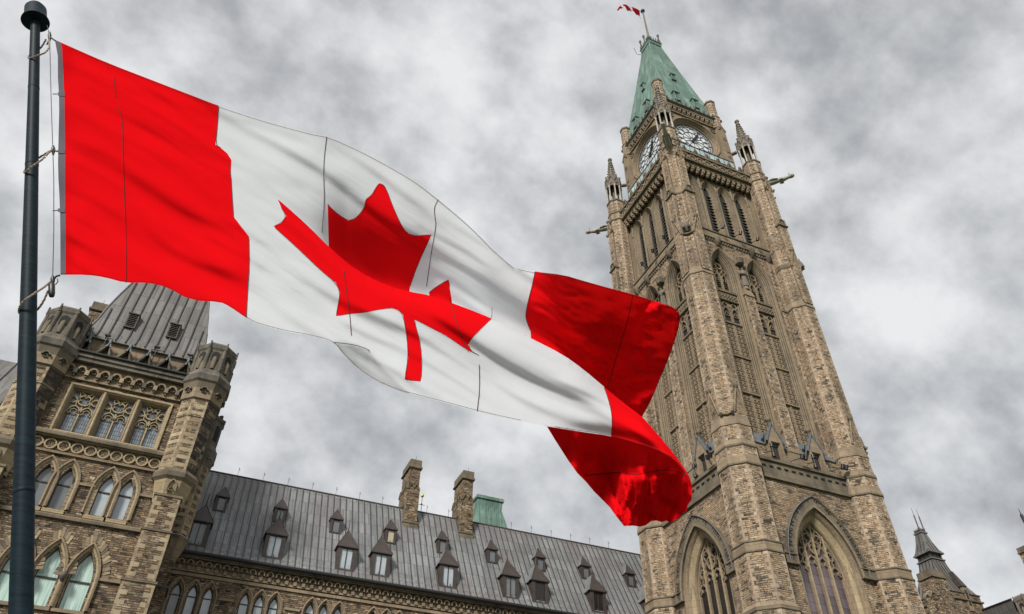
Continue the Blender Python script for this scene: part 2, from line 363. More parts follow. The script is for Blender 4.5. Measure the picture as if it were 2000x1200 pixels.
def arch(cx, z0, zs, w_, h, seg=9):
    """pointed arch outline as a function of the inset, from bottom left over the apex to bottom right"""
    R_ = (w_ * w_ + h * h) / (2 * w_)
    def f(i):
        r = R_ - i; c = R_ - w_; top = math.acos(max(-1, min(1, c / r))); pts = [(cx - w_ + i, z0)]
        for k in range(seg + 1):
            a = top * k / seg; pts.append((cx + c - r * math.cos(a), zs + r * math.sin(a)))
        right = [(2 * cx - x, z) for x, z in pts[::-1]][1:]
        return pts + right
    f.h = lambda x, i=0: zs + math.sqrt(max(0, (R_ - i) ** 2 - (abs(x - cx) + R_ - w_) ** 2)) if abs(x - cx) < w_ - i else z0
    return f
def rectf(u0, u1, z0, z1):
    return lambda i: [(u0 + i, z0 + i), (u0 + i, z1 - i), (u1 - i, z1 - i), (u1 - i, z0 + i), (u0 + i, z0 + i)]
def circ(cx, cz, r, n=14, a0=0, a1=2 * math.pi): return [(cx + r * math.cos(a0 + (a1 - a0) * k / n), cz + r * math.sin(a0 + (a1 - a0) * k / n)) for k in range(n + (0 if abs(a1 - a0 - 2 * math.pi) < 1e-6 else 1))]
def foil(mb, fr, cx, cz, r, lobes, wd, n0, n1, m=0, rot=math.pi / 2, ring=True):
    if ring: mb.strip(fr, circ(cx, cz, r), wd, n0, n1, m, True)
    rl = r * (.5 if lobes == 3 else .46); d = r - rl * .98
    for k in range(lobes):
        a = rot + 2 * math.pi * k / lobes
        mb.strip(fr, circ(cx + d * math.cos(a), cz + d * math.sin(a), rl, 8, a - rad(125), a + rad(125)), wd * .7, n0, n1 - .02, m)
def lancet_pts(cx, z0, zs, w_, h, seg=6): return arch(cx, z0, zs, w_, h, seg)(0)
# ================================================================== ground
GZ = -1.7
mb = MB(['grass']); mb.grid([[(x, y, GZ) for x in (-900, -200, 0, 200, 900)] for y in (-900, -200, 0, 22, 900)])
tag(mb.build('ground'), kind='structure')
m, t, b = newmat('paving'); uvn = N(t, 'ShaderNodeTexCoord').outputs['Object']
br = N(t, 'ShaderNodeTexBrick', inp={1: (.13, .125, .12, 1), 2: (.18, .175, .165, 1), 3: (.07, .07, .065, 1), 4: 1, 5: .015, 8: .9, 9: .6}); t.links.new(uvn, br.inputs[0])
t.links.new(br.outputs[0], b.inputs['Base Color']); b.inputs['Roughness'].default_value = .85
mb = MB(['paving']); mb.grid([[(x, y, GZ + .02) for x in (-60, 0, 60, 120)] for y in (24, 33, 42, 52)])
mb.grid([[(x, y, GZ + .024) for x in (-4, 4)] for y in (-40, 0, 23.99)])
tag(mb.build('path'), kind='structure')
# ================================================================== clock tower
CX, CY = 36.75, 39.98
T = empty('clock_tower', (CX, CY, GZ), 'tall buff sandstone gothic clock tower with a green copper spire, right of the big flag', 'tower')
FS = Fr((CX, CY, 0), (1, 0, 0), (0, -1, 0)); FW = Fr((CX, CY, 0), (0, -1, 0), (-1, 0, 0))
FN = Fr((CX, CY, 0), (-1, 0, 0), (0, 1, 0)); FE = Fr((CX, CY, 0), (0, 1, 0), (1, 0, 0))
SD = ['tower_stone', 'dressed_stone', 'dark_dressed', 'void', 'blue_lead']
def loopclose(f):
    return lambda i: f(i) + [f(i)[0]]
for fr, seen in ((FS, 1), (FW, 1), (FN, 0), (FE, 0)):
    mb = MB(SD)
    base = arch(0, 6.0, 18.55, 2.53, 4.28); bigs = [arch(c, 28.4, 44.8, 1.27, 2.72) for c in (-1.85, 1.85)]; bel = [arch(c, 49.9, 56.2, .76, 1.5) for c in (-2.85, -.93, .93, 2.85)]
    mb.wall(fr, [(-4.5, GZ), (4.5, GZ), (4.5, 24.5), (-4.5, 24.5)], [base(0)] if seen else [], 5.5)
    mb.wall(fr, [(-4.3, 27.2), (4.3, 27.2), (4.3, 48.7), (-4.3, 48.7)], [f(0) for f in bigs] if seen else [], 4.8)
    mb.wall(fr, [(-4.95, 49.5), (4.95, 49.5), (4.95, 59.2), (-4.95, 59.2)], [f(0) for f in bel] if seen else [], 4.4, 1)
    mb.fbox(fr, -4.3, 4.3, 25.0, 27.4, 4.8, 5.16)
    mb.face([fr.P(-4.2, 27.38, 5.22), fr.P(4.2, 27.38, 5.22), fr.P(4.2, 28.45, 4.79), fr.P(-4.2, 28.45, 4.79)], 4)
    mb.fbox(fr, -4.2, 4.2, 27.3, 27.38, 4.9, 5.26, 4)
    mb.build('tower_wall', T)
    # string between shaft and belfry, with dentils
    mb = MB(SD)
    mb.fbox(fr, -4.25, 4.25, 48.75, 49.5, 4.3, 4.93, 1); mb.fbox(fr, -4.3, 4.3, 49.5, 49.62, 4.35, 5.02, 2); mb.fbox(fr, -4.3, 4.3, 48.62, 48.75, 4.6, 5.0, 2)
    for k in range(28): mb.fbox(fr, -3.85 + k * .285, -3.7 + k * .285, 48.32, 48.61, 4.7, 4.93, 2)
    mb.build('belfry_sill', T)
    # parapet above the great window
    mb = MB(SD)
    mb.fbox(fr, -4.3, 4.3, 24.52, 25.72, 5.2, 5.56, 2); mb.fbox(fr, -4.4, 4.4, 24.36, 24.52, 5.2, 5.68, 2); mb.fbox(fr, -4.4, 4.4, 25.72, 25.9, 5.15, 5.7, 2); mb.fbox(fr, -4.4, 4.4, 25.9, 26.02, 5.2, 5.6, 2)
    for k in range(12): mb.fbox(fr, -3.55 + k * .63, -3.25 + k * .63, 25.28, 25.38, 5.5, 5.63, 3)
    mb.build('parapet', T)
    # corbel table, frieze band of roundels, open cresting
    mb = MB(SD)
    mb.fbox(fr, -4.25, 4.25, 58.98, 59.1, 4.4, 5.36, 2); mb.fbox(fr, -4.25, 4.25, 59.1, 60.1, 4.6, 5.24, 1); mb.fbox(fr, -4.25, 4.25, 60.1, 60.28, 4.4, 5.4, 2)
    mb.fbox(fr, -4.2, 4.2, 58.55, 58.98, 4.4, 5.1, 1)
    if seen:
        for k in range(9): foil(mb, fr, -3.6 + k * .9, 59.6, .36, 4, .09, 5.24, 5.33, 1)
        for k in range(8): mb.strip(fr, [(-3.24 + k * .9, 59.6), (-3.06 + k * .9, 59.6)], .08, 5.24, 5.31, 1)
        for k in range(13):
            u = -3.6 + k * .6
            mb.strip(fr, lancet_pts(u, 58.15, 58.35, .22, .36, 4), .1, 4.5, 5.1, 1)
            mb.face([fr.P(*p, 4.62) for p in lancet_pts(u, 58.1, 58.35, .2, .34, 4)], 3)
        for k in range(14):
            u = -3.9 + k * .6
            mb.fbox(fr, u - .1, u + .1, 58.1, 58.6, 4.4, 5.06, 1)
            mb.tube([fr.P(u, 58.12, 4.5), fr.P(u, 58.02, 4.9), fr.P(u, 57.92, 4.98)], [.12, .17, .1], 7, 1)
    mb.build('corbel_table', T)
    mb = MB(['dark_dressed', 'statue_stone'])
    for k in range(6):   # cresting of leaning brackets round the gallery
        u = -3.4 + k * 1.36
        mb.strip(fr, [(u - .28, 60.28), (u, 61.25), (u + .36, 60.28)], .17, 4.95, 5.3, 0)
        mb.tube([fr.P(u, 61.1, 5.1), fr.P(u + .6, 60.6, 5.05), fr.P(u + .95, 60.32, 5.15)], [.12, .15, .1], 5, 0)
        mb.tube([fr.P(u, 61.15, 5.12), fr.P(u, 61.5, 5.12)], [.13, .05], 5, 0)
        mb.fbox(fr, u - .4, u + .5, 60.28, 60.5, 4.9, 5.32, 0)
    mb.fbox(fr, -4.2, 4.2, 60.1, 60.35, 3.6, 5.0, 0)
    mb.build('gallery_cresting', T)
    if not seen: continue
    mb = MB(['rail_glass', 'dark_metal'])
    for k in range(11):
        u = -3.3 + k * .6
        mb.fbox(fr, u + .02, u + .58, 61.85, 62.62, 4.62, 4.64, 0); mb.fbox(fr, u - .02, u + .02, 60.35, 62.75, 4.6, 4.66, 1)
    mb.fbox(fr, -3.34, 3.34, 62.68, 62.76, 4.58, 4.68, 1); mb.fbox(fr, -3.34, 3.34, 61.78, 61.83, 4.6, 4.66, 1)
    mb.build('glass_railing', T)
# ---- great windows with inscription bands
TXT = {0: 'GIVE THE KING THY JUDGEMENTS · O · GOD · AND · THY RIGHTEOUSNESS UNTO', 1: 'WHERE THERE IS · NO · VISION · THE · PEOPLE · PERISH'}
def letters(mb, text, place, size, m=0, depth=.02, space=1.0):
    """text laid glyph by glyph: place(t in 0..1) -> (point, along, up, out)"""
    cu = bpy.data.curves.new('glyph', 'FONT'); cu.size = size; cu.resolution_u = 1; cu.extrude = depth
    ob_ = bpy.data.objects.new('glyph', cu); COL.objects.link(ob_); dg = bpy.context.evaluated_depsgraph_get()
    n_ = len(text)
    for k, ch in enumerate(text):
        if ch == ' ': continue
        cu.body = ch; dg.update(); me = bpy.data.meshes.new_from_object(ob_.evaluated_get(dg))
        p, al, up, ou = place((k + .5) / n_)
        xs_ = [v.co.x for v in me.vertices] or [0]; mxx = (min(xs_) + max(xs_)) / 2
        vs = [p + al * (v.co.x - mxx) + up * (v.co.y - size * .33) + ou * v.co.z for v in me.vertices]
        for pl in me.polygons: mb.face([vs[i] for i in pl.vertices], m)
        bpy.data.meshes.remove(me)
    bpy.data.objects.remove(ob_); bpy.data.curves.remove(cu)
for fi, fr in enumerate((FS, FW)):
    W_ = empty('great_window', fr.P(0, 6, 5.5), None, None, parent=T)
    f = arch(0, 6.0, 18.55, 2.53, 4.28, 14)
    mb = MB(['dressed_stone', 'pale_dressed', 'dark_dressed'])
    mb.sweep(fr, f, [(-.02, 5.52), (.06, 5.52), (.1, 5.44), (.16, 5.46), (.22, 5.36), (.27, 5.24)], 0)
    mb.sweep(fr, f, [(.27, 5.24), (.56, 4.98), (.60, 5.0), (.66, 4.9), (.66, 4.78), (.78, 4.76), (.78, 4.58)], 0, [1, 0, 0, 0, 0, 0])
    for sg in (-1, 1):   # blind tracery on the splayed reveal
        for q in (0,):
            mb.tube([fr.P(sg * 2.24, z, 5.22) for z in (6, 12, 18.9)], .045, 5, 0)
            mb.tube([fr.P(sg * 1.95, z, 4.98) for z in (6, 12, 19.8)], .06, 5, 0)
        mb.tube([fr.P(sg * 2.2, 18.6, 5.2), fr.P(sg * 2.14, 19.4, 5.14), fr.P(sg * 2.02, 19.8, 5.06), fr.P(sg * 1.98, 18.9, 5.0)], .05, 5, 0)
    mb.face([fr.P(-2.5, 6, 5.5), fr.P(2.5, 6, 5.5), fr.P(1.8, 6.6, 4.6), fr.P(-1.8, 6.6, 4.6)], 0)
    mb.build('window_arch', W_)
    # tracery
    mb = MB(['dressed_stone', 'pale_dressed'])
    g = arch(0, 6.0, 18.55, 1.75, 3.88)
    for x in (-.875, 0, .875):
        top = g.h(x); mb.fbox(fr, x - .085, x + .085, 6.4, top, 4.5, 4.74, 0); mb.fbox(fr, x - .04, x + .04, 6.4, top, 4.74, 4.82, 1)
    for k in range(4):
        x = -1.3125 + k * .875
        mb.strip(fr, lancet_pts(x, 19.0, 19.2 if k in (1, 2) else 18.7, .4, .62), .1, 4.52, 4.76, 0)
        zc = 19.35 if k in (1, 2) else 18.85
        for s_ in (-1, 1):
            mb.strip(fr, [(x + s_ * .38, zc - .15), (x + s_ * .2, zc), (x + s_ * .27, zc + .28), (x, zc + .42)], .07, 4.54, 4.72, 0)
    for (x, z, r) in ((0, 20.35, .4), (-.44, 20.95, .36), (.44, 20.95, .36), (0, 21.6, .36), (-1.1, 19.95, .3), (1.1, 19.95, .3), (-.86, 20.62, .2), (.86, 20.62, .2)):
        foil(mb, fr, x, z, r, 4, .09, 4.52, 4.76, 0)
    for s_ in (-1, 1):
        mb.strip(fr, [(s_ * 1.31, 19.3), (s_ * .95, 20.0), (s_ * .62, 20.5), (s_ * .8, 21.0)], .09, 4.52, 4.76, 0)
        mb.strip(fr, [(0, 19.9), (s_ * .3, 20.1), (s_ * .5, 20.5), (s_ * .1, 20.9), (0, 21.2)], .08, 4.52, 4.77, 0)
    mb.build('tracery', W_)
    mb = MB(['purple_glass' if fi == 0 else 'black_glass', 'frame_dark'])
    mb.face([fr.P(u, z, 4.6) for u, z in g(0)], 0)
    mb.build('glass_pane', W_)
    # inscription band
    mb = MB(['dark_dressed', 'void', 'blue_lead', 'dressed_stone'])
    R2, c2 = 5.6, 2.35
    fo = arch(0, 18.47, 18.55, 3.22, 5.06, 16)
    mb.sweep(fr, fo, [(-.03, 5.5), (-.03, 5.75), (.0, 5.765), (.05, 5.66), (.54, 5.66), (.56, 5.72), (.7, 5.7), (.7, 5.5)], 0, [0, 2, 0, 0, 0, 3, 0])
    for sg in (-1, 1):
        a_, b__ = sorted((sg * 2.55, sg * 3.95))
        mb.fbox(fr, a_, b__, 18.47, 18.55, 5.4, 5.76, 0); mb.fbox(fr, a_ if sg > 0 else a_, b__, 18.55, 19.1, 5.4, 5.67, 0); mb.fbox(fr, a_, b__, 19.1, 19.16, 5.4, 5.75, 0)
    def place(tt, fr=fr):
        a = math.acos(c2 / (R2 - .3)) ; q = tt * 2
        if q < 1: al = q * a; u = c2 - (R2 - .3) * math.cos(al); z = 18.75 + (R2 - .3) * math.sin(al); d = Vector((math.sin(al), math.cos(al)))
        else: al = (2 - q) * a; u = -c2 + (R2 - .3) * math.cos(al); z = 18.75 + (R2 - .3) * math.sin(al); d = Vector((math.sin(al), -math.cos(al)))
        al_ = fr.u * d.x + Vector((0, 0, d.y)); up_ = fr.u * (-d.y) + Vector((0, 0, d.x))
        return fr.P(u, z, 5.665), al_, up_, fr.n
    letters(mb, TXT[fi], place, .42, 1, .012)
    mb.build('inscription_band', T)
# ---- tall arched recesses on the shaft
def make_recess(fr, cu):
    A_ = empty('arched_recess', fr.P(cu, 28.4, 4.8), None, None, parent=T)
    f = arch(cu, 28.4, 44.8, 1.27, 2.72, 10)
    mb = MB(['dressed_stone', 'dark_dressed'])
    mb.sweep(fr, f, [(-.13, 4.8), (-.13, 4.92), (-.05, 4.93), (0, 4.82), (.04, 4.86), (.08, 4.8), (.09, 4.7), (.15, 4.74), (.19, 4.69), (.2, 4.59), (.26, 4.63), (.3, 4.57), (.31, 4.48), (.37, 4.52), (.41, 4.46), (.42, 4.36), (.5, 4.36), (.5, 4.15)], 0, [1, 0, 0] + [0, 0, 1, 0, 0, 1, 0, 0, 1, 0, 0, 1] + [1, 1, 1, 1])  # shade of the coves and reveals painted in with the darker stone
    mb.face([fr.P(cu - .86, 28.4, 4.34), fr.P(cu + .86, 28.4, 4.34), fr.P(cu + .86, 41.6, 4.34), fr.P(cu - .86, 41.6, 4.34)], 0)
    mb.build('archivolt', A_)
    mb = MB(['dressed_stone', 'void', 'dark_dressed'])
    Q = 4.34
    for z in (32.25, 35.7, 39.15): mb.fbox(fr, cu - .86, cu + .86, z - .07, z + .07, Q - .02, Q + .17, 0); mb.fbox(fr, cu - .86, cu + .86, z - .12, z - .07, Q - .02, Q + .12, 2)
    mb.fbox(fr, cu - .09, cu + .09, 28.6, 41.5, Q, Q + .08, 0)
    for z0 in (28.75, 32.42, 35.87):
        for r_ in range(7):
            for c_ in (-.66, -.29, .29, .66):
                x = cu + c_; z = z0 + .22 + r_ * .455
                mb.face([fr.P(u, zz, Q + .004) for u, zz in circ(x, z, .12, 7)], 1)
                mb.strip(fr, circ(x, z, .15, 8), .07, Q, Q + .06, 0, True)
                mb.strip(fr, [(x - .14, z - .09), (x + .03, z + .02)], .05, Q, Q + .04, 0)
    for c_ in (-.43, .43):
        x = cu + c_
        mb.face([fr.P(u, z, Q + .006) for u, z in lancet_pts(x, 39.4, 40.2, .33, .75)], 1)
        mb.strip(fr, lancet_pts(x, 39.3, 40.15, .38, .7), .1, Q, Q + .14, 0)
        foil(mb, fr, x, 40.1, .25, 3, .07, Q, Q + .13, 0, ring=False)
        mb.face([fr.P(u, z, Q + .007) for u, z in circ(x, 41.1, .2, 10)], 1)
        foil(mb, fr, x, 41.1, .27, 4, .07, Q, Q + .13, 0)
    mb.face([fr.P(u, z, Q + .008) for u, z in circ(cu, 40.75, .16, 10)], 1)
    foil(mb, fr, cu, 40.75, .2, 3, .06, Q, Q + .13, 0)
    mb.build('pierced_panel', A_)
    mb = MB(['dressed_stone', 'dark_dressed'])
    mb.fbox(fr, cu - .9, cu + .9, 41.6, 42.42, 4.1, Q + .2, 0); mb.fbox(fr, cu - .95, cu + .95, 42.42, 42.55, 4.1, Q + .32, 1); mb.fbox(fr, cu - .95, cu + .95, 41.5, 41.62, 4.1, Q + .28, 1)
    for k in range(6): mb.strip(fr, circ(cu - .75 + k * .3, 42.03, .12, 6), .06, Q + .2, Q + .26, 1, True); mb.strip(fr, [(cu - .82 + k * .3, 41.75), (cu - .68 + k * .3, 42.03), (cu - .82 + k * .3, 42.3)], .06, Q + .2, Q + .27, 0)
    for k in range(11): mb.fbox(fr, cu - .9 + k * .17, cu - .81 + k * .17, 42.55, 42.68, Q, Q + .32, 1)
    mb.build('carved_band', A_)
    mb = MB(['void', 'dressed_stone', 'sooty_stone'])
    g = arch(cu, 42.5, 44.8, .8, 2.2)
    mb.face([fr.P(u, z, 4.05) for u, z in g(0)], 1)
    for s_ in (-1, 1):
        x = cu + s_ * .37
        mb.face([fr.P(u, z, 4.06) for u, z in lancet_pts(x, 42.6, 44.3, .27, .7)], 0)
        mb.strip(fr, lancet_pts(x, 42.5, 44.25, .32, .68), .11, 4.06, 4.3, 1)
        for s2 in (-1, 1): mb.strip(fr, [(x + s2 * .3, 44.0), (x + s2 * .12, 44.2), (x + s2 * .18, 44.5)], .06, 4.08, 4.25, 1)
        for k in range(8): z = 42.75 + k * .23; mb.hexa([fr.P(x - .25, z, 4.24), fr.P(x + .25, z, 4.24), fr.P(x + .25, z + .13, 4.07), fr.P(x - .25, z + .13, 4.07), fr.P(x - .25, z + .04, 4.24), fr.P(x + .25, z + .04, 4.24), fr.P(x + .25, z + .17, 4.07), fr.P(x - .25, z + .17, 4.07)], 2)
    for (x, z, r) in ((0, 45.85, .3), (-.42, 45.25, .2), (.42, 45.25, .2)):
        mb.face([fr.P(u, zz, 4.066) for u, zz in circ(cu + x, z, r * .75, 10)], 0); foil(mb, fr, cu + x, z, r, 4, .08, 4.06, 4.3, 1)
    mb.build('louvre', A_)
for fr in (FS, FW):
    for cu in (-1.85, 1.85): make_recess(fr, cu)
    # pilaster between the recesses with a statue niche at its head
    mb = MB(['tower_stone', 'dressed_stone', 'dark_dressed'])
    for z0, z1, n_, hw in ((25.9, 31.0, 5.3, .53), (31.0, 36.6, 5.22, .52), (36.6, 42.3, 5.12, .5)):
        for (a, b__, c_, d_) in (((-hw), hw, n_, n_),):
            e = [(0, 2 * hw), (2 * hw, 0), (2 * hw, 0), (0, 2 * hw)]
            mb.face([fr.P(-hw, z0, n_), fr.P(hw, z0, n_), fr.P(hw, z1, n_), fr.P(-hw, z1, n_)], 0, edge=e)
            mb.face([fr.P(-hw, z0, 4.7), fr.P(-hw, z0, n_), fr.P(-hw, z1, n_), fr.P(-hw, z1, 4.7)], 0)
            mb.face([fr.P(hw, z0, n_), fr.P(hw, z0, 4.7), fr.P(hw, z1, 4.7), fr.P(hw, z1, n_)], 0)
            mb.face([fr.P(-hw, z1, n_), fr.P(hw, z1, n_), fr.P(hw * .97, z1 + .3, n_ - .12), fr.P(-hw * .97, z1 + .3, n_ - .12)], 1)
    mb.fbox(fr, -.6, .6, 27.1, 27.42, 4.8, 5.42, 1); mb.fbox(fr, -.58, .58, 26.0, 27.1, 4.8, 5.37, 1)
    mb.hexa([fr.P(-.56, 42.3, 5.2), fr.P(.56, 42.3, 5.2), fr.P(.56, 42.3, 4.7), fr.P(-.56, 42.3, 4.7), fr.P(-.3, 43.1, 5.1), fr.P(.3, 43.1, 5.1), fr.P(.3, 43.1, 4.7), fr.P(-.3, 43.1, 4.7)], 1)
    mb.tube([fr.P(0, 43.1, 4.95), fr.P(0, 43.25, 4.95), fr.P(0, 43.3, 4.95), fr.P(0, 43.5, 4.95)], [.3, .3, .22, .28], 8, 1)
    mb.build('statue_pilaster', T)
    mb = MB(['tower_stone', 'dressed_stone', 'dark_dressed'])
    # canopy over the statue
    mb.tube([fr.P(0, 46.1, 4.95), fr.P(0, 46.2, 4.98), fr.P(0, 46.75, 4.98), fr.P(0, 47.0, 4.95), fr.P(0, 48.2, 4.9)], [.22, .4, .38, .3, .05], 6, 2, False)
    for k in range(5): mb.tube([fr.P(-.3 + .15 * k, 46.15, 5.35 - abs(k - 2) * .08), fr.P(-.3 + .15 * k, 46.75, 5.35 - abs(k - 2) * .08)], [.03, .1], 5, 2)
    mb.tube([fr.P(0, 48.0, 4.92), fr.P(0, 48.35, 4.92)], [.14, .1], 6, 2)
    mb.build('statue_canopy', T)
    # statue: a helmeted, cloaked figure holding a staff
    mb = MB(['statue_stone']); P = fr.P
    mb.tube([P(0, 43.5, 4.97), P(.0, 43.9, 5.0), P(.02, 44.5, 5.02), P(.02, 44.9, 5.03), P(0, 45.2, 5.04), P(0, 45.35, 5.04), P(0, 45.42, 5.05)], [.3, .27, .23, .25, .29, .16, .08], 9)
    mb.tube([P(0, 45.38, 5.06), P(0, 45.5, 5.08), P(0, 45.62, 5.08), P(0, 45.75, 5.06)], [.08, .14, .15, .05], 8); mb.tube([P(0, 45.6, 5.06), P(0, 45.64, 5.06)], [.22, .16], 9)
    mb.tube([P(-.27, 45.2, 5.02), P(-.4, 44.85, 5.1), P(-.15, 44.72, 5.3), P(.1, 44.75, 5.33)], [.1, .09, .07, .06], 6); mb.tube([P(.27, 45.2, 5.02), P(.4, 44.85, 5.12), P(.27, 44.72, 5.32)], [.1, .09, .06], 6)
    mb.tube([P(.28, 43.45, 5.28), P(.28, 45.1, 5.34)], .035, 5); mb.tube([P(-.14, 43.45, 5.08), P(-.13, 44.2, 5.1)], .11, 6); mb.tube([P(.12, 43.45, 5.08), P(.12, 44.2, 5.1)], .11, 6)
    mb.build('statue', T)
    # belfry lancets with louvres
    for cu in (-2.85, -.93, .93, 2.85):
        B_ = empty('belfry_window', fr.P(cu, 49.9, 4.4), None, None, parent=T)
        f = arch(cu, 49.9, 56.2, .76, 1.5, 7)
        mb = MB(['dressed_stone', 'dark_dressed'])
        mb.sweep(fr, f, [(-.13, 4.4), (-.13, 4.54), (-.06, 4.55), (0, 4.43), (.03, 4.43), (.06, 4.4), (.07, 4.34), (.12, 4.37), (.16, 4.33), (.17, 4.26), (.22, 4.29), (.26, 4.25), (.27, 4.19), (.32, 4.22), (.36, 4.18), (.37, 4.13), (.43, 4.13), (.43, 4.05)], 0, [1, 0, 1, 0, 0, 1, 0, 0, 1, 0, 0, 1, 0, 0, 1, 0, 1, 1, 1])  # darker stone on coves and reveals stands in for the shade between mouldings
        mb.face([fr.P(cu - .76, 49.9, 4.7), fr.P(cu + .76, 49.9, 4.7), fr.P(cu + .5, 50.2, 4.05), fr.P(cu - .5, 50.2, 4.05)], 0)
        mb.build('window_arch', B_)
        mb = MB(['void', 'sooty_stone', 'dressed_stone'])
        mb.face([fr.P(u, z, 4.06) for u, z in lancet_pts(cu, 50, 56.0, .36, .9)], 0)
        for k in range(14): z = 50.3 + k * .42; mb.hexa([fr.P(cu - .05, z, 4.2), fr.P(cu + .43, z, 4.2), fr.P(cu + .43, z + .14, 4.07), fr.P(cu - .05, z + .14, 4.07), fr.P(cu - .05, z + .05, 4.2), fr.P(cu + .43, z + .05, 4.2), fr.P(cu + .43, z + .19, 4.07), fr.P(cu - .05, z + .19, 4.07)], 1)
        mb.build('louvre', B_)
    mb = MB(['dressed_stone', 'dark_dressed'])
    for u in (-1.88, 1.88, 3.72, -3.72):   # attached shafts between lancets, with capital and corbel foot
        mb.tube([fr.P(u, 49.5, 4.5), fr.P(u, 57.95, 4.5)], .09, 6, 0); mb.fbox(fr, u - .13, u + .13, 49.6, 57.9, 4.35, 4.47, 0)
        mb.tube([fr.P(u, 56.0, 4.5), fr.P(u, 56.12, 4.5)], .15, 6, 1)
        mb.tube([fr.P(u, 47.9, 4.8), fr.P(u, 48.2, 4.98), fr.P(u, 48.75, 5.02), fr.P(u, 48.95, 5.0)], [.1, .26, .3, .2], 7, 1)
    mb.build('wall_shaft', T)
    # gabled lead-roofed lucarnes behind the parapet
    for cu in (-1.75, 1.85):
        G_ = empty('lucarne', fr.P(cu, 26.0, 5.2), None, None, parent=T)
        mb = MB(['dressed_stone', 'void', 'dark_dressed', 'frame_dark'])
        g = [(cu - .62, 25.9), (cu - .62, 27.75), (cu, 28.95), (cu + .62, 27.75), (cu + .62, 25.9)][::-1]
        mb.wall(fr, g, [[(cu - .4, 26.0), (cu - .4, 27.5), (cu + .4, 27.5), (cu + .4, 26.0)]], 5.5, 0)
        mb.sweep(fr, lambda i, c=cu: [(c - .4 + i, 26.0), (c - .4 + i, 27.5 - i), (c + .4 - i, 27.5 - i), (c + .4 - i, 26.0)], [(0, 5.5), (0, 5.38), (.05, 5.38), (.05, 5.18)], 0)
        mb.face([fr.P(cu - .4, 26, 5.2), fr.P(cu + .4, 26, 5.2), fr.P(cu + .4, 27.5, 5.2), fr.P(cu - .4, 27.5, 5.2)], 3)
        for s_ in (-1, 1): mb.face([fr.P(cu + s_ * .62, 25.9, 5.5), fr.P(cu + s_ * .62, 27.75, 5.5), fr.P(cu + s_ * .62, 28.2, 4.8), fr.P(cu + s_ * .62, 25.9, 4.8)], 0)
        foil(mb, fr, cu, 28.0, .14, 4, .05, 5.4, 5.47, 2)
        mb.tube([fr.P(cu, 28.9, 5.35), fr.P(cu, 29.3, 5.33), fr.P(cu, 29.36, 5.33), fr.P(cu, 29.42, 5.33), fr.P(cu, 29.75, 5.33)], [.13, .12, .22, .2, .05], 8, 2)
        mb.build('gable', G_)
        mb = MB(['blue_lead'])
        mb.strip(fr, [(cu - .8, 27.45), (cu, 29.05), (cu + .8, 27.45)], .11, 5.36, 5.58)
        for s_ in (-1, 1):
            mb.strip(fr, [(cu + s_ * .62, 27.7), (cu + s_ * .8, 28.15), (cu + s_ * 1.0, 27.65)], .08, 5.2, 5.4)
            mb.face([fr.P(cu + s_ * .65, 27.4, 5.24), fr.P(cu + s_ * 1.25, 27.4, 5.24), fr.P(cu + s_ * .95, 28.2, 4.82), fr.P(cu + s_ * .65, 28.2, 4.82)])
        mb.build('lead_roof', G_)
    # floodlights on arms
    for (u, z, n_, dz) in ((-2.45, 26.5, 5.75, 1), (1.15, 26.45, 5.75, 1), (-.3, 26.3, 6.1, 0), (3.3, 26.35, 6.1, 0), (-1.45, 49.75, 5.6, 0), (.45, 49.75, 5.6, 0), (2.35, 49.75, 5.6, 0)):
        mb = MB(['black_plastic'])
        n0 = 5.45 if z < 30 else 4.7
        mb.tube([fr.P(u - .5, z - .1, n0), fr.P(u, z, n_)], .035, 5)
        if dz: mb.tube([fr.P(u, z - .35, n_), fr.P(u, z + .45, n_)], .06, 6); mb.tube([fr.P(u, z + .3, n_), fr.P(u + .02, z + .6, n_)], .13, 6); mb.tube([fr.P(u, z - .45, n_), fr.P(u, z - .15, n_)], .14, 6)
        else:
            mb.tube([fr.P(u - .02, z - .12, n_), fr.P(u + .05, z + .2, n_ + .08)], [.13, .16], 8)
            if z < 30: mb.tube([fr.P(u + .3, z - .12, n_), fr.P(u + .37, z + .2, n_ + .08)], [.13, .16], 8); mb.tube([fr.P(u, z, n_), fr.P(u + .3, z, n_)], .035, 5)
        mb.build('floodlight', T)
# ---- corner piers
def gable_roll(mb, fr, uc, hw, n_, zf, za, m=1, knob=True):
    """gable moulding on one pier face: two rolls meeting under a knob"""
    for s_ in (-1, 1): mb.tube([fr.P(uc + s_ * hw, zf, n_ + .02), fr.P(uc, za, n_ + .12)], .085, 5, m)
    mb.face([fr.P(uc - hw, zf, n_ + .01), fr.P(uc + hw, zf, n_ + .01), fr.P(uc, za, n_ + .1)], 0)
    if knob: mb.tube([fr.P(uc, za - .12, n_ + .14), fr.P(uc, za + .05, n_ + .16), fr.P(uc, za + .28, n_ + .14)], [.1, .2, .1], 7, 2)
OF = 5.18
def rel(sx, sy):
    """frames on the two outward faces of a pier, and its diagonal face; origin on the pier axis"""
    c = (CX + sx * OF, CY + sy * OF, 0)
    fx = Fr(c, (0, sx, 0), (sx, 0, 0)); fy = Fr(c, (-sy, 0, 0), (0, sy, 0)); k = math.sqrt(.5)
    fd = Fr(c, (-sy * k, sx * k, 0), (sx * k, sy * k, 0))
    return c, fx, fy, fd
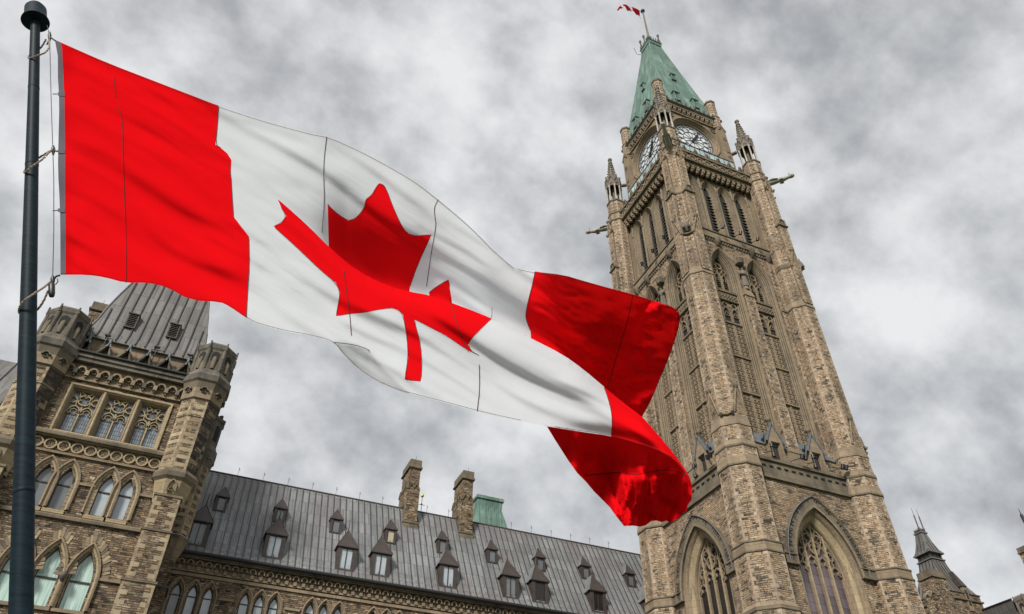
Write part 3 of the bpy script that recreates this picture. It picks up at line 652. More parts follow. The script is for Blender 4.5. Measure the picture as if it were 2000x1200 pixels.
for sx, sy, seen in ((-1, -1, 1), (1, -1, 1), (-1, 1, 1), (1, 1, 0)):
    c, fx, fy, fd = rel(sx, sy); cx_, cy_ = c[:2]
    P_ = empty('corner_pier', (cx_, cy_, GZ), None, None, parent=T)
    mb = MB(['tower_stone', 'dressed_stone', 'dark_dressed'])
    k8 = math.tan(math.pi / 8)
    mb.octo(cx_, cy_, [(1.62, GZ, 0), (1.62, 15.0, 2), (1.68, 15.05, 2), (1.66, 15.25, 1), (1.5, 15.5, 0), (1.5, 18.47, 2), (1.56, 18.47, 2), (1.56, 18.56, 1), (1.49, 18.57, 1), (1.49, 19.08, 2), (1.54, 19.1, 2), (1.54, 19.18, 2), (1.4, 19.24, 0),
        (1.37, 24.36, 2), (1.45, 24.4, 2), (1.45, 24.52, 1), (1.36, 25.1, 0), (1.36, 25.72, 2), (1.42, 25.8, 2), (1.42, 25.92, 1), (1.33, 26.3, 0), (1.32, 27.4, 2), (1.37, 27.45, 1), (1.25, 28.2, 0), (1.24, 30.0, 0),
        (1.2, 41.85, 2), (1.26, 41.9, 2), (1.26, 42.0, 1), (1.1, 42.7, 0), (1.05, 46.6, 2), (1.1, 46.7, 2), (1.0, 47.2, 0), (.97, 52.4, 0), (.95, 57.2, 0), (.9, 59.1, 2), (.97, 59.13, 2), (.97, 59.25, 1), (.88, 59.3, 0), (.88, 60.2, 2), (.94, 60.24, 2), (.94, 60.36, 1), (.87, 60.42, 0), (.85, 62.2, 2), (.93, 62.24, 2), (.93, 62.42, 2), (.8, 62.5, 2)])
    for fr in (fx, fy):
        # flat outward pilaster of the upper half
        for z0, z1, hw, n_ in ((42.3, 52.0, .47, 1.27), (52.3, 57.3, .42, 1.12)):
            e = [(0, 2 * hw), (2 * hw, 0), (2 * hw, 0), (0, 2 * hw)]
            mb.face([fr.P(-hw, z0, n_), fr.P(hw, z0, n_), fr.P(hw, z1, n_), fr.P(-hw, z1, n_)], 0, edge=e)
            mb.face([fr.P(-hw, z0, .6), fr.P(-hw, z0, n_), fr.P(-hw, z1, n_), fr.P(-hw, z1, .6)], 0); mb.face([fr.P(hw, z0, n_), fr.P(hw, z0, .6), fr.P(hw, z1, .6), fr.P(hw, z1, n_)], 0)
            mb.face([fr.P(-hw, z1, n_), fr.P(hw, z1, n_), fr.P(hw, z1, .6), fr.P(-hw, z1, .6)], 0)
        mb.fbox(fr, -.56, .56, 51.95, 52.12, .5, 1.42, 2); mb.fbox(fr, -.5, .5, 52.12, 52.95, .5, 1.3, 1)
        foil(mb, fr, 0, 52.53, .3, 4, .09, 1.3, 1.38, 2)
        gable_roll(mb, fr, 0, .52, 1.24, 28.4, 30.6); gable_roll(mb, fr, 0, .5, 1.24, 46.6, 48.6); gable_roll(mb, fr, 0, .48, 1.12, 57.3, 59.0)
        mb.strip(fr, lancet_pts(0, 57.35, 57.8, .22, .5, 4), .09, 1.1, 1.24, 1)
        for s_ in (-1, 1): mb.tube([fr.P(s_ * .5, 57.3, 1.1), fr.P(s_ * .5, 57.5, 1.3)], [.12, .1], 6, 2)
    # diagonal face: curved ledge, and carved grotesque under the belfry
    mb.tube([fx.P(-.5 * sx * sy * -1 if 0 else .0, 28.4, 1.3), ] * 1 + [fx.P(0, 28.4, 1.3)], .01, 3, 1)
    for zz, n_ in ((28.3, 1.3), (46.55, 1.16)):
        mb.tube([fd.P(-.55, zz + .9, n_ - .08), fd.P(-.42, zz + .12, n_), fd.P(0, zz, n_ + .03), fd.P(.42, zz + .12, n_), fd.P(.55, zz + .9, n_ - .08)], .1, 6, 1)
    for s_ in (-1, 1): mb.tube([fd.P(s_ * .4, 28.4, 1.34), fd.P(s_ * .4, 28.3, 1.5)], .12, 6, 2)
    mb.fbox(fd, -.42, .42, 52.0, 52.2, .7, 1.02, 2); mb.fbox(fd, -.4, .4, 52.2, 52.9, .7, .99, 1)
    # slender strips flanking the recesses
    for (fr, s_) in ((Fr((CX, CY, 0), (1, 0, 0), (0, sy, 0)), sx), (Fr((CX, CY, 0), (0, 1, 0), (sx, 0, 0)), sy)):
        a_, b__ = sorted((s_ * 3.38, s_ * 4.1)); wd_ = b__ - a_
        for z0, z1, n_ in ((26.5, 36.0, 5.1), (36.0, 42.0, 5.02), (42.0, 47.8, 4.94)):
            e = [(0, wd_), (wd_, 0), (wd_, 0), (0, wd_)]
            mb.face([fr.P(a_, z0, n_), fr.P(b__, z0, n_), fr.P(b__, z1, n_), fr.P(a_, z1, n_)], 0, edge=e)
            mb.face([fr.P(a_, z0, 4.7), fr.P(a_, z0, n_), fr.P(a_, z1, n_), fr.P(a_, z1, 4.7)], 0); mb.face([fr.P(b__, z0, 4.7), fr.P(b__, z0, n_), fr.P(b__, z1, n_), fr.P(b__, z1, 4.7)], 0)
            mb.face([fr.P(a_, z1, n_), fr.P(b__, z1, n_), fr.P(b__, z1 + .35, n_ - .15), fr.P(a_, z1 + .35, n_ - .15)], 1)
        mb.fbox(fr, a_ - .02, b__ + .02, 41.85, 42.02, 4.7, 5.1, 2); mb.fbox(fr, a_ - .02, b__ + .02, 26.9, 27.1, 4.7, 5.2, 1)
    mb.build('pier_shaft', P_)
    if seen:
        mb = MB(['statue_stone'])
        mb.tube([fd.P(0, 46.9, 1.1), fd.P(0, 47.3, 1.35), fd.P(0, 47.75, 1.3), fd.P(0, 48.0, 1.15)], [.2, .33, .26, .12], 8)
        for s_ in (-1, 1): mb.tube([fd.P(s_ * .15, 47.7, 1.35), fd.P(s_ * .34, 48.05, 1.35)], [.1, .03], 5); mb.tube([fd.P(s_ * .25, 46.9, 1.1), fd.P(s_ * .3, 47.2, 1.45), fd.P(s_ * .1, 47.05, 1.6)], [.12, .1, .06], 5)
        mb.build('grotesque', P_)
        mb = MB(['grey_stone'])   # long gargoyle
        gz = 59.2
        mb.tube([fd.P(0, gz - .1, .7), fd.P(0, gz, 1.3), fd.P(0, gz + .05, 1.9), fd.P(0, gz, 2.5), fd.P(0, gz + .12, 3.0), fd.P(0, gz + .22, 3.2), fd.P(0, gz + .2, 3.45), fd.P(0, gz + .16, 3.6)], [.3, .3, .25, .24, .17, .26, .24, .1], 9)
        for s_ in (-1, 1):
            mb.tube([fd.P(s_ * .16, gz + .3, 3.15), fd.P(s_ * .26, gz + .48, 3.1)], [.09, .03], 5)
            mb.tube([fd.P(s_ * .22, gz, 2.4), fd.P(s_ * .32, gz - .1, 2.15), fd.P(s_ * .28, gz - .18, 2.5)], [.12, .11, .07], 6)
            mb.tube([fd.P(s_ * .28, gz + .05, 1.0), fd.P(s_ * .36, gz + .12, 1.5), fd.P(s_ * .3, gz + .06, 2.0)], [.1, .12, .05], 6)
        mb.build('gargoyle', P_)
        # pinnacle: lantern of eight colonnettes under a crocketed spirelet
        N_ = empty('pinnacle', (cx_, cy_, 62.5), None, None, parent=P_) if 0 else None
    mb = MB(['dark_dressed', 'statue_stone', 'grey_stone'])
    for i in range(8):
        a = math.pi / 8 + i * math.pi / 4; x, y = cx_ + .8 * math.cos(a), cy_ + .8 * math.sin(a)
        mb.lathe((x, y, 62.4), [(.14, 0), (.14, .12), (.085, .2), (.085, 2.35), (.14, 2.5), (.15, 2.65)], 8, 2)
        a2 = i * math.pi / 4; fr = Fr((cx_, cy_, 0), (-math.sin(a2), math.cos(a2), 0), (math.cos(a2), math.sin(a2), 0))
        g = lancet_pts(0, 64.95, 65.1, .22, .42, 4)
        mb.wall(fr, [(-.36, 65.0), (-.36, 65.7), (0, 66.5), (.36, 65.7), (.36, 65.0)][::-1], [], .8, 1); mb.strip(fr, g, .08, .7, .86, 1)
        mb.face([fr.P(u, z, .812) for u, z in g], 0)
        mb.tube([fr.P(-.36, 65.6, .84), fr.P(0, 66.5, .84), fr.P(.36, 65.6, .84)], .06, 4, 0)
        mb.tube([fr.P(0, 66.4, .84), fr.P(0, 66.75, .84)], [.06, .11], 5, 1)
        mb.tube([(cx_ + .84 * math.cos(a), cy_ + .84 * math.sin(a), 64.9), (cx_ + .84 * math.cos(a), cy_ + .84 * math.sin(a), 66.2), (cx_ + .84 * math.cos(a), cy_ + .84 * math.sin(a), 66.6)], [.1, .09, .02], 5, 1)
        for j in range(8):   # crockets up the edges
            z = 66.3 + j * .48; r = .62 * (1 - (z - 65.9) / 4.6) + .06
            x, y = cx_ + r * math.cos(a), cy_ + r * math.sin(a); mb.lathe((x, y, z), [(.04, -.08), (.11, .0), (.09, .1), (.03, .14)], 5, 1)
    mb.octo(cx_, cy_, [(.78, 65.0, 0), (.8, 65.4, 1), (.62, 65.9, 1), (.06, 70.3, 1)], quoin=False)
    mb.lathe((cx_, cy_, 69.7), [(.08, 0), (.2, .2), (.22, .3), (.1, .4), (.12, .5), (.27, .65), (.24, .8), (.1, .95), (.04, 1.0)], 8, 1)
    mb.lathe((cx_, cy_, 62.4), [(.2, 0), (.18, .1), (.14, 2.4), (.2, 2.6)], 8, 0)
    # flying strut to the clock stage
    mb.tube([(cx_ - sx * .7, cy_ - sy * .7, 65.3), (cx_ - sx * 1.35, cy_ - sy * 1.35, 65.1)], .2, 6, 0)
    mb.build('pinnacle', P_)
# ---- clock stage
for fr, seen in ((FS, 1), (FW, 1), (FN, 0), (FE, 0)):
    mb = MB(['dressed_stone', 'dark_dressed', 'tower_stone'])
    zc, rc = 66.45, 2.5
    outer = [(-3.9, 60.3), (3.9, 60.3), (3.9, 71.3), (-3.9, 71.3)]
    mb.wall(fr, outer, [circ(0, zc, 2.95, 28)[::-1]] if seen else [], 3.72, 0)
    if seen:
        prof = [(3.12, 3.72), (3.12, 3.8), (2.98, 3.84), (2.92, 3.74), (2.86, 3.62), (2.78, 3.66), (2.72, 3.58), (2.66, 3.44), (2.6, 3.46), (2.52, 3.4), (2.5, 3.25)]
        mb.grid([[fr.P(r * math.cos(a), zc + r * math.sin(a), n_) for a in [2 * math.pi * k / 40 for k in range(40)]] for r, n_ in prof], 0, False, True)
        # arcaded cornice under the eaves
        for k in range(11):
            u = -3.0 + k * .6
            mb.strip(fr, lancet_pts(u, 70.25, 70.45, .22, .32, 4), .1, 3.72, 3.98, 0)
            mb.face([fr.P(*p, 3.73) for p in lancet_pts(u, 70.2, 70.45, .2, .3, 4)], 1)
            mb.fbox(fr, u - .38, u - .22, 70.0, 70.6, 3.7, 3.95, 1)
        foil(mb, fr, -2.75, 69.1, .35, 3, .08, 3.72, 3.8, 1); foil(mb, fr, 2.75, 69.1, .35, 3, .08, 3.72, 3.8, 1)
        mb.strip(fr, [(-3.2, 69.75), (3.2, 69.75)], .16, 3.7, 3.9, 0); mb.strip(fr, [(-3.15, 60.5), (-3.15, 69.7), (3.15, 69.7), (3.15, 60.5)], .13, 3.7, 3.84, 0)
    mb.fbox(fr, -3.85, 3.85, 70.75, 71.1, 3.4, 3.98, 1); mb.fbox(fr, -3.85, 3.85, 71.1, 71.35, 3.4, 4.08, 0)
    mb.build('clock_stage_wall', T)
    if not seen: continue
    D_ = empty('clock_face', fr.P(0, zc, 3.3), None, None, parent=T)
    mb = MB(['dial_glass']); mb.face([fr.P(u, z, 3.27) for u, z in circ(0, zc, 2.55, 40)]); mb.build('dial', D_)
    mb = MB(['dial_bar'])
    for r, wd in ((2.46, .05), (2.16, .03), (.42, .045), (1.3, .02)): mb.strip(fr, circ(0, zc, r, 40), wd, 3.27, 3.34, 0, True)
    for k in range(12):
        a = 2 * math.pi * k / 12; c_, s_ = math.cos(a), math.sin(a); a2 = a + math.pi / 12
        mb.strip(fr, [(.42 * c_, zc + .42 * s_), (1.32 * c_, zc + 1.32 * s_)], .026, 3.28, 3.33)
        pts = []
        for q in range(9):
            b_ = a - math.pi / 12 + math.pi / 6 * q / 8; rr = 1.32 + .72 * math.sin(math.pi * q / 8) ** .6; pts.append((rr * math.cos(b_), zc + rr * math.sin(b_)))
        mb.strip(fr, pts, .024, 3.28, 3.33)
        mb.strip(fr, [(1.95 * c_, zc + 1.95 * s_), (2.42 * c_, zc + 2.42 * s_)], .05, 3.28, 3.335)
        mb.strip(fr, [(1.32 * math.cos(a2), zc + 1.32 * math.sin(a2)), (2.14 * math.cos(a2), zc + 2.14 * math.sin(a2))], .022, 3.28, 3.33)
    for k in range(60):
        if k % 5 == 0: continue
        a = 2 * math.pi * k / 60; mb.strip(fr, [(2.32 * math.cos(a), zc + 2.26 * math.sin(a)), (2.43 * math.cos(a), zc + 2.43 * math.sin(a))], .02, 3.28, 3.33)
    mb.build('dial_tracery', D_)
    for ln, wd, an, n_ in ((2.15, .17, 28, 3.42), (1.45, .26, 34, 3.38)):
        mb = MB(['dark_metal']); a = rad(90 - an); c_, s_ = math.cos(a), math.sin(a)
        P2 = lambda r, o_: (r * c_ - o_ * s_, zc + r * s_ + o_ * c_)
        pl = [P2(-.45, -.12), P2(0, -.1), P2(ln * .55, -wd / 2), P2(ln, 0), P2(ln * .55, wd / 2), P2(0, .1), P2(-.45, .12)]
        mb.face([fr.P(u, z, n_) for u, z in pl]); mb.strip(fr, pl, .03, n_ - .05, n_, 0, True)
        mb.tube([fr.P(0, zc, 3.3), fr.P(0, zc, n_ + .02)], .16, 8); mb.build('clock_hand', D_)
# corner buttresses of the clock stage and their octagonal caps
for sx, sy in ((-1, -1), (1, -1), (-1, 1), (1, 1)):
    mb = MB(['tower_stone', 'dressed_stone', 'dark_dressed'])
    for fr in (Fr((CX, CY, 0), (1, 0, 0), (0, sy, 0)), Fr((CX, CY, 0), (0, 1, 0), (sx, 0, 0))):
        s_ = sx if fr.u.x else sy
        a_, b__ = sorted((s_ * 3.28, s_ * 4.12))
        mb.fbox(fr, a_, b__, 60.3, 69.3, 3.0, 4.12, 1)
        mb.hexa([fr.P(a_, 69.3, 4.12), fr.P(b__, 69.3, 4.12), fr.P(b__, 69.3, 3.2), fr.P(a_, 69.3, 3.2), fr.P(a_, 70.7, 3.8), fr.P(b__, 70.7, 3.8), fr.P(b__, 70.7, 3.2), fr.P(a_, 70.7, 3.2)], 1)
        mb.strip(fr, [(a_, 69.2), ((a_ + b__) / 2, 70.1), (b__, 69.2)], .14, 4.0, 4.22, 2)
        for z in (62, 65.2): mb.fbox(fr, a_ + .2, b__ - .2, z, z + .14, 4.0, 4.2, 2); foil(mb, fr, (a_ + b__) / 2, z + 2.4, .2, 4, .06, 4.12, 4.18, 2)
        for o_ in (.12, .3, -.12, -.3): mb.tube([fr.P((a_ + b__) / 2 + o_, 60.4, 4.14), fr.P((a_ + b__) / 2 + o_, 69, 4.14)], .04, 4, 1)
    c_ = (CX + sx * 3.55, CY + sy * 3.55)
    mb.octo(*c_, [(.62, 69.8, 0), (.62, 71.6, 2), (.68, 71.7, 2), (.66, 71.85, 1), (.56, 72.1, 0), (.54, 74.6, 2), (.62, 74.7, 2), (.62, 74.95, 1), (.3, 75.2, 1)])
    for i in range(8):
        a2 = i * math.pi / 4; fr = Fr((*c_, 0), (-math.sin(a2), math.cos(a2), 0), (math.cos(a2), math.sin(a2), 0)); mb.strip(fr, lancet_pts(0, 72.5, 73.9, .15, .35, 3), .05, .53, .58, 2)
    mb.build('roof_turret', T)
# ---- copper spire
def hs(z):   # half width against height
    t_ = (z - 71.35) / (90.4 - 71.35)
    return 4.1 - .42 * min(1, t_ / .06) - (3.68 - .86) * max(0, (t_ - .06) / .94) ** .93
RO = empty('spire_roof', (CX, CY, 71.35), None, None, parent=T)
zs_ = [71.35, 71.7, 72.2, 73, 74.5, 77, 80, 83, 86, 88.5, 90.4]
mb = MB(['copper_roof', 'brown_metal', 'blue_lead'])
for fr in (FS, FW, FN, FE):
    mb.grid([[fr.P(u * hs(z), z, hs(z)) for u in (-1, -.5, 0, .5, 1)] for z in zs_])
    for k in range(-4, 5):   # standing seams run up parallel and die into the hips
        u = k * .85; pts = [(z, hs(z)) for z in zs_ if hs(z) > abs(u)]
        if len(pts) > 1:
            for (za, ha), (zb, hb) in zip(pts[:-1], pts[1:]): mb.hexa([fr.P(u - .025, za, ha - .02), fr.P(u + .025, za, ha - .02), fr.P(u + .025, za, ha + .06), fr.P(u - .025, za, ha + .06), fr.P(u - .025, zb, hb - .02), fr.P(u + .025, zb, hb - .02), fr.P(u + .025, zb, hb + .06), fr.P(u - .025, zb, hb + .06)])
    mb.fbox(fr, -4.12, 4.12, 71.2, 71.34, 3.5, 4.16, 1)
    for k in range(13):   # iron ridge flowers along the eaves
        u = -3.6 + k * .6; mb.tube([fr.P(u - .12, 71.45, 4.12), fr.P(u, 71.75, 4.12), fr.P(u + .12, 71.5, 4.12)], .05, 4, 1)
        if k % 2: mb.tube([fr.P(u, 71.5, 4.12), fr.P(u, 71.95, 4.1)], [.05, .1], 5, 1)
    mb.fbox(fr, -.98, .98, 90.3, 90.95, .6, .98, 0); mb.fbox(fr, -1.06, 1.06, 90.95, 91.1, .6, 1.06, 0)
    for k in range(6):
        u = -.85 + k * .34; mb.strip(fr, [(u - .12, 91.1), (u, 91.6), (u + .12, 91.1)], .07, .95, 1.03, 1); mb.tube([fr.P(u, 91.5, .99), fr.P(u, 91.8, .99)], [.04, .09], 5, 0)
for sx in (-1, 1):
    for sy in (-1, 1): mb.tube([(CX + sx * hs(z), CY + sy * hs(z), z + .02) for z in zs_], .075, 5, 0)
mb.face([(CX - 1, CY - 1, 90.9), (CX + 1, CY - 1, 90.9), (CX + 1, CY + 1, 90.9), (CX - 1, CY + 1, 90.9)])
mb.build('copper_sheeting', RO)
for sx, sy in ((1, -1), (-1, 1), (1, 1), (-1, 0)):
    mb = MB(['sooty_stone', 'dark_metal'])
    c_ = (CX + sx * .85, CY + sy * .85, 90.9); mb.lathe(c_, [(.12, 0), (.1, .4), (.09, 2.0), (.17, 2.15), (.17, 2.5), (.1, 2.6)], 6)
    mb.build('roof_post', RO)
mb = MB(['dark_metal']); mb.tube([(CX - .9, CY + .9, 90), (CX - 1.9, CY + .7, 89.0), (CX - 2.4, CY + .5, 90.0)], .03, 4)
mb.build('aerial', RO)
for fr in (FS, FW):
    for (u, z, sc) in ((-1.25, 72.75, 1.0), (1.25, 72.75, 1.0), (0, 79.3, .75)):
        D_ = empty('roof_dormer', fr.P(u, z, hs(z)), None, None, parent=T)
        n1 = hs(z) + .2 ; n0 = hs(z + 1.9 * sc) - .1; w_ = .36 * sc; hh = 1.35 * sc
        mb = MB(['copper_roof', 'void', 'dark_metal'])
        mb.fbox(fr, u - w_, u - w_ * .62, z - .1, z + hh, n0, n1, 0); mb.fbox(fr, u + w_ * .62, u + w_, z - .1, z + hh, n0, n1, 0); mb.fbox(fr, u - w_, u + w_, z + hh, z + hh + .12 * sc, n0, n1, 0); mb.fbox(fr, u - w_ * 1.1, u + w_ * 1.1, z - .12, z + .02, n0, n1 + .06, 0)
        mb.fbox(fr, u - w_ * 1.35, u + w_ * 1.35, z + hh + .1 * sc, z + hh + .2 * sc, n0, n1 + .08, 0)
        zz = z + hh + .2 * sc; P = fr.P; ww = w_ * 1.3
        for q in ([P(u - ww, zz, n1 + .08), P(u + ww, zz, n1 + .08), P(u, zz + .8 * sc, n1 - .25)], [P(u + ww, zz, n1 + .08), P(u + ww, zz, n0 - .2), P(u, zz + .8 * sc, n1 - .25)], [P(u - ww, zz, n0 - .2), P(u - ww, zz, n1 + .08), P(u, zz + .8 * sc, n1 - .25)]): mb.face(q, 0)
        mb.tube([P(u, zz + .7 * sc, n1 - .24), P(u, zz + 1.5 * sc, n1 - .28)], .04, 4, 0)
        mb.build('dormer_casing', D_)
        mb = MB(['dark_glass', 'frame_dark']); mb.face([P(u - w_ * .6, z, n1 - .08), P(u + w_ * .6, z, n1 - .08), P(u + w_ * .6, z + hh, n1 - .08), P(u - w_ * .6, z + hh, n1 - .08)]); mb.fbox(fr, u - .02, u + .02, z, z + hh, n1 - .08, n1 - .04, 1)
        mb.build('window_pane', D_)
mb = MB(['statue_stone', 'dark_metal'])
mb.lathe((CX, CY, 90.9), [(.3, 0), (.24, 1.0), (.2, 2.2), (.34, 2.3), (.34, 2.6), (.17, 2.7), (.12, 5.5), (.09, 9.7), (.09, 9.75)], 8)
mb.lathe((CX, CY, 100.55), [(.08, 0), (.26, .15), (.32, .35), (.26, .55), (.05, .7)], 10, 1)
mb.build('flagpole', T)
# small flag blowing from the mast
def unproj(px, py, d): return ROT @ Vector(((px - 1000) / FPX * d, -(py - 600) / FPX * d, -d))
mast = Vector((CX, CY, 0)); 
dep = -(ROT.transposed() @ Vector((CX, CY, 99))).z
FL = empty('flag', unproj(1249, 22, dep), 'small red and white maple leaf flag flying from the mast atop the clock tower', 'flag')
top = [(1248.6, 20.5), (1244, 17.5), (1236, 14.5), (1228.5, 11.8), (1222.5, 9.3), (1218, 8.3), (1213, 10), (1208.8, 14), (1205, 20)]
bot = [(1249.2, 31.5), (1242.5, 29), (1237.5, 22.3), (1231, 22.5), (1225, 21.5), (1221, 13.5), (1215, 17), (1211, 17.5), (1206.8, 21.8)]
rows = []
for j in range(7):
    r_ = []
    for i in range(33):
        a = i / 32 * 8; k = min(7, int(a)); f_ = a - k; s_ = j / 6
        tx = top[k][0] * (1 - f_) + top[k + 1][0] * f_; ty = top[k][1] * (1 - f_) + top[k + 1][1] * f_
        bx = bot[k][0] * (1 - f_) + bot[k + 1][0] * f_; by = bot[k][1] * (1 - f_) + bot[k + 1][1] * f_
        r_.append(unproj(tx + (bx - tx) * s_, ty + (by - ty) * s_, dep - .6 * math.sin(i * .5 + j * .5) - .03 * i))
    rows.append(r_)
mb = MB(['small_flag_red', 'flag_white'])
for j in range(6):
    for i in range(32):
        u = i / 32; v = j / 6; white = .25 < u < .72
        leaf = white and abs(u - .5) < .18 * (1 - abs(v - .42) * 1.2) 
        mb.face([rows[j][i], rows[j][i + 1], rows[j + 1][i + 1], rows[j + 1][i]], 1 if white and not leaf else 0, True)
mb.build('flag_cloth', FL, weld=True)
mb = MB(['flag_heading']); mb.tube([rows[0][0], rows[3][0], rows[6][0]], .05, 4); mb.tube([rows[6][0], unproj(1251.5, 38, dep)], .015, 4); mb.build('hoist_rope', FL)
# ================================================================== central wing with its lead roof
WG = empty('wing_building', (16, 47, GZ), 'long stone wing with a grey sheet metal roof, small dormers and two tall chimneys, between corner pavilion and clock tower', 'building')
WG['label'] = 'long stone wing with grey roof, many small dormers and two tall chimneys'
FB = Fr((0, 0, 0), (1, 0, 0), (0, -1, 0))      # u = x, n = -y
yB = 47.0; X0, X1 = -2.2, 37.0
# front wall with groups of three lancets
trip = [(-.72, .18, 1.06), (3.13, 3.98, 4.84), (7.0, 7.83, 8.7), (10.86, 11.69, 12.53), (14.75, 15.58, 16.42), (18.6, 19.45, 20.3), (22.5, 23.3, 24.2), (26.4, 27.2, 28.0)]
holes = []; LW = []
for g in trip:
    for x in g:
        f = arch(x, 12.6, 15.6, .3, .72, 6); LW.append((x, f)); holes.append(f(0))
for g in trip[1:7:1]: pass
mb = MB(['wing_stone', 'dressed_stone', 'dark_dressed'])
mb.wall(FB, [(X0, GZ), (X1, GZ), (X1, 17.0), (X0, 17.0)], holes, -yB, 0)
mb.fbox(FB, X0, X1, 16.68, 16.86, -yB, -yB + .1, 1)
for k in range(len(trip) + 1):       # string linking the window hoods
    a_ = trip[k - 1][2] + .62 if k else X0; b_ = trip[k][0] - .62 if k < len(trip) else X1
    if b_ > a_: mb.fbox(FB, a_, b_, 15.58, 15.72, -yB, -yB + .11, 1)
mb.build('front_wall', WG)
mb = MB(['dressed_stone', 'dark_dressed', 'sooty_stone'])
mb.fbox(FB, X0, X1, 16.92, 17.02, -yB - .2, -yB + .16, 0); mb.fbox(FB, X0, X1, 17.02, 17.62, -yB - .2, -yB + .06, 0); mb.fbox(FB, X0, X1, 17.62, 17.8, -yB - .2, -yB + .42, 1)
n_ = int((X1 - X0) / .515)
for k in range(n_):
    u = X0 + .25 + k * .515
    mb.strip(FB, lancet_pts(u, 17.28, 17.36, .16, .2, 4), .07, -yB + .05, -yB + .3, 0)
    foil(mb, FB, u, 17.34, .1, 3, .035, -yB + .05, -yB + .2, 0, ring=False)
    mb.fbox(FB, u - .1, u + .1, 17.0, 17.2, -yB, -yB + .24, 0)
mb.build('corbel_table', WG)
for x, f in LW:
    W_ = empty('lancet_window', (x, yB, 12.6), None, None, parent=WG)
    mb = MB(['dressed_stone', 'dark_dressed', 'frame_dark'])
    mb.sweep(FB, f, [(-.2, -yB), (-.2, -yB + .1), (-.13, -yB + .12), (-.09, -yB + .03), (0, -yB - .05), (.02, -yB - .22), (.05, -yB - .24)], 0)
    mb.sweep(FB, f, [(.04, -yB - .19), (.08, -yB - .19), (.08, -yB - .3)], 2); mb.fbox(FB, x - .26, x + .26, 15.6, 15.66, -yB - .26, -yB - .2, 2)
    mb.build('window_surround', W_)
    mb = MB([['pale_glass', 'pale_glass', 'dark_glass'][hash(round(x * 7)) % 3] if x > -.5 else 'dark_glass']); mb.face([FB.P(u, z, -yB - .24) for u, z in f(0)]); mb.build('glass_pane', W_)
# roof: bell-cast eaves, main slope, ridge
def ry(z): return 47 + (z - 18.3) / 1.78
prof = [(46.5, 17.86), (46.75, 18.02), (47.05, 18.35), (47.3, 18.75), (47.55, 19.2), (51.0, 25.38)]
ROF = empty('roof', (16, 49, 18), None, None, parent=WG)
def sheet_roof(xa, xb, prof, sp, mats, m0=0, rib=.02, rh=.07):
    mb = MB(mats); n = int((xb - xa) / sp)
    for (ya, za), (yb, zb) in zip(prof[:-1], prof[1:]):
        d = Vector((0, yb - ya, zb - za)).normalized(); nn = Vector((0, -d.z, d.y))
        mb.face([(xa, ya, za), (xb, ya, za), (xb, yb, zb), (xa, yb, zb)], m0)
        for k in range(n + 1):
            x = xa + k * sp + .1
            a = Vector((x, ya, za)); b_ = Vector((x, yb, zb)); r = Vector((rib, 0, 0))
            mb.hexa([a - r, a + r, a + r + nn * rh, a - r + nn * rh, b_ - r, b_ + r, b_ + r + nn * rh, b_ - r + nn * rh], 1)
    return mb
mb = sheet_roof(X0, X1, prof, .45, ['lead_roof', 'seam_metal'])
mb.grid([[(x, y, z) for x in (X0, X1)] for y, z in ((51, 25.38), (51.15, 25.4), (58, 18))])
mb.face([(X0, 46.5, 17.86), (X0, 58, 17.86), (X0, 51, 25.38)])
mb.build('metal_sheeting', ROF)
mb = MB(['sooty_stone', 'dark_metal', 'brown_metal'])
mb.tube([(X0, 46.42, 17.86), (X1, 46.42, 17.86)], .13, 8, 1); mb.fbox(FB, X0, X1, 17.7, 17.82, -47.2, -46.45, 0)
mb.build('gutter', ROF)
mb = MB(['brown_metal']); mb.tube([(X0, 51.02, 25.42), (X1, 51.02, 25.42)], .07, 6); mb.build('ridge_roll', ROF)
for k in range(18):
    x = .9 + k * 1.75
    if 12.5 < x < 14.8 or 16.9 < x < 19: continue
    mb = MB(['dark_metal']); mb.tube([(x, 51, 25.4), (x + .01, 51, 26.0)], .014, 4); mb.tube([(x, 51, 25.85), (x + .1, 51, 25.93)], .018, 4); mb.lathe((x, 51, 25.95), [(.01, 0), (.035, .05), (.01, .12)], 5); mb.build('lightning_rod', ROF)
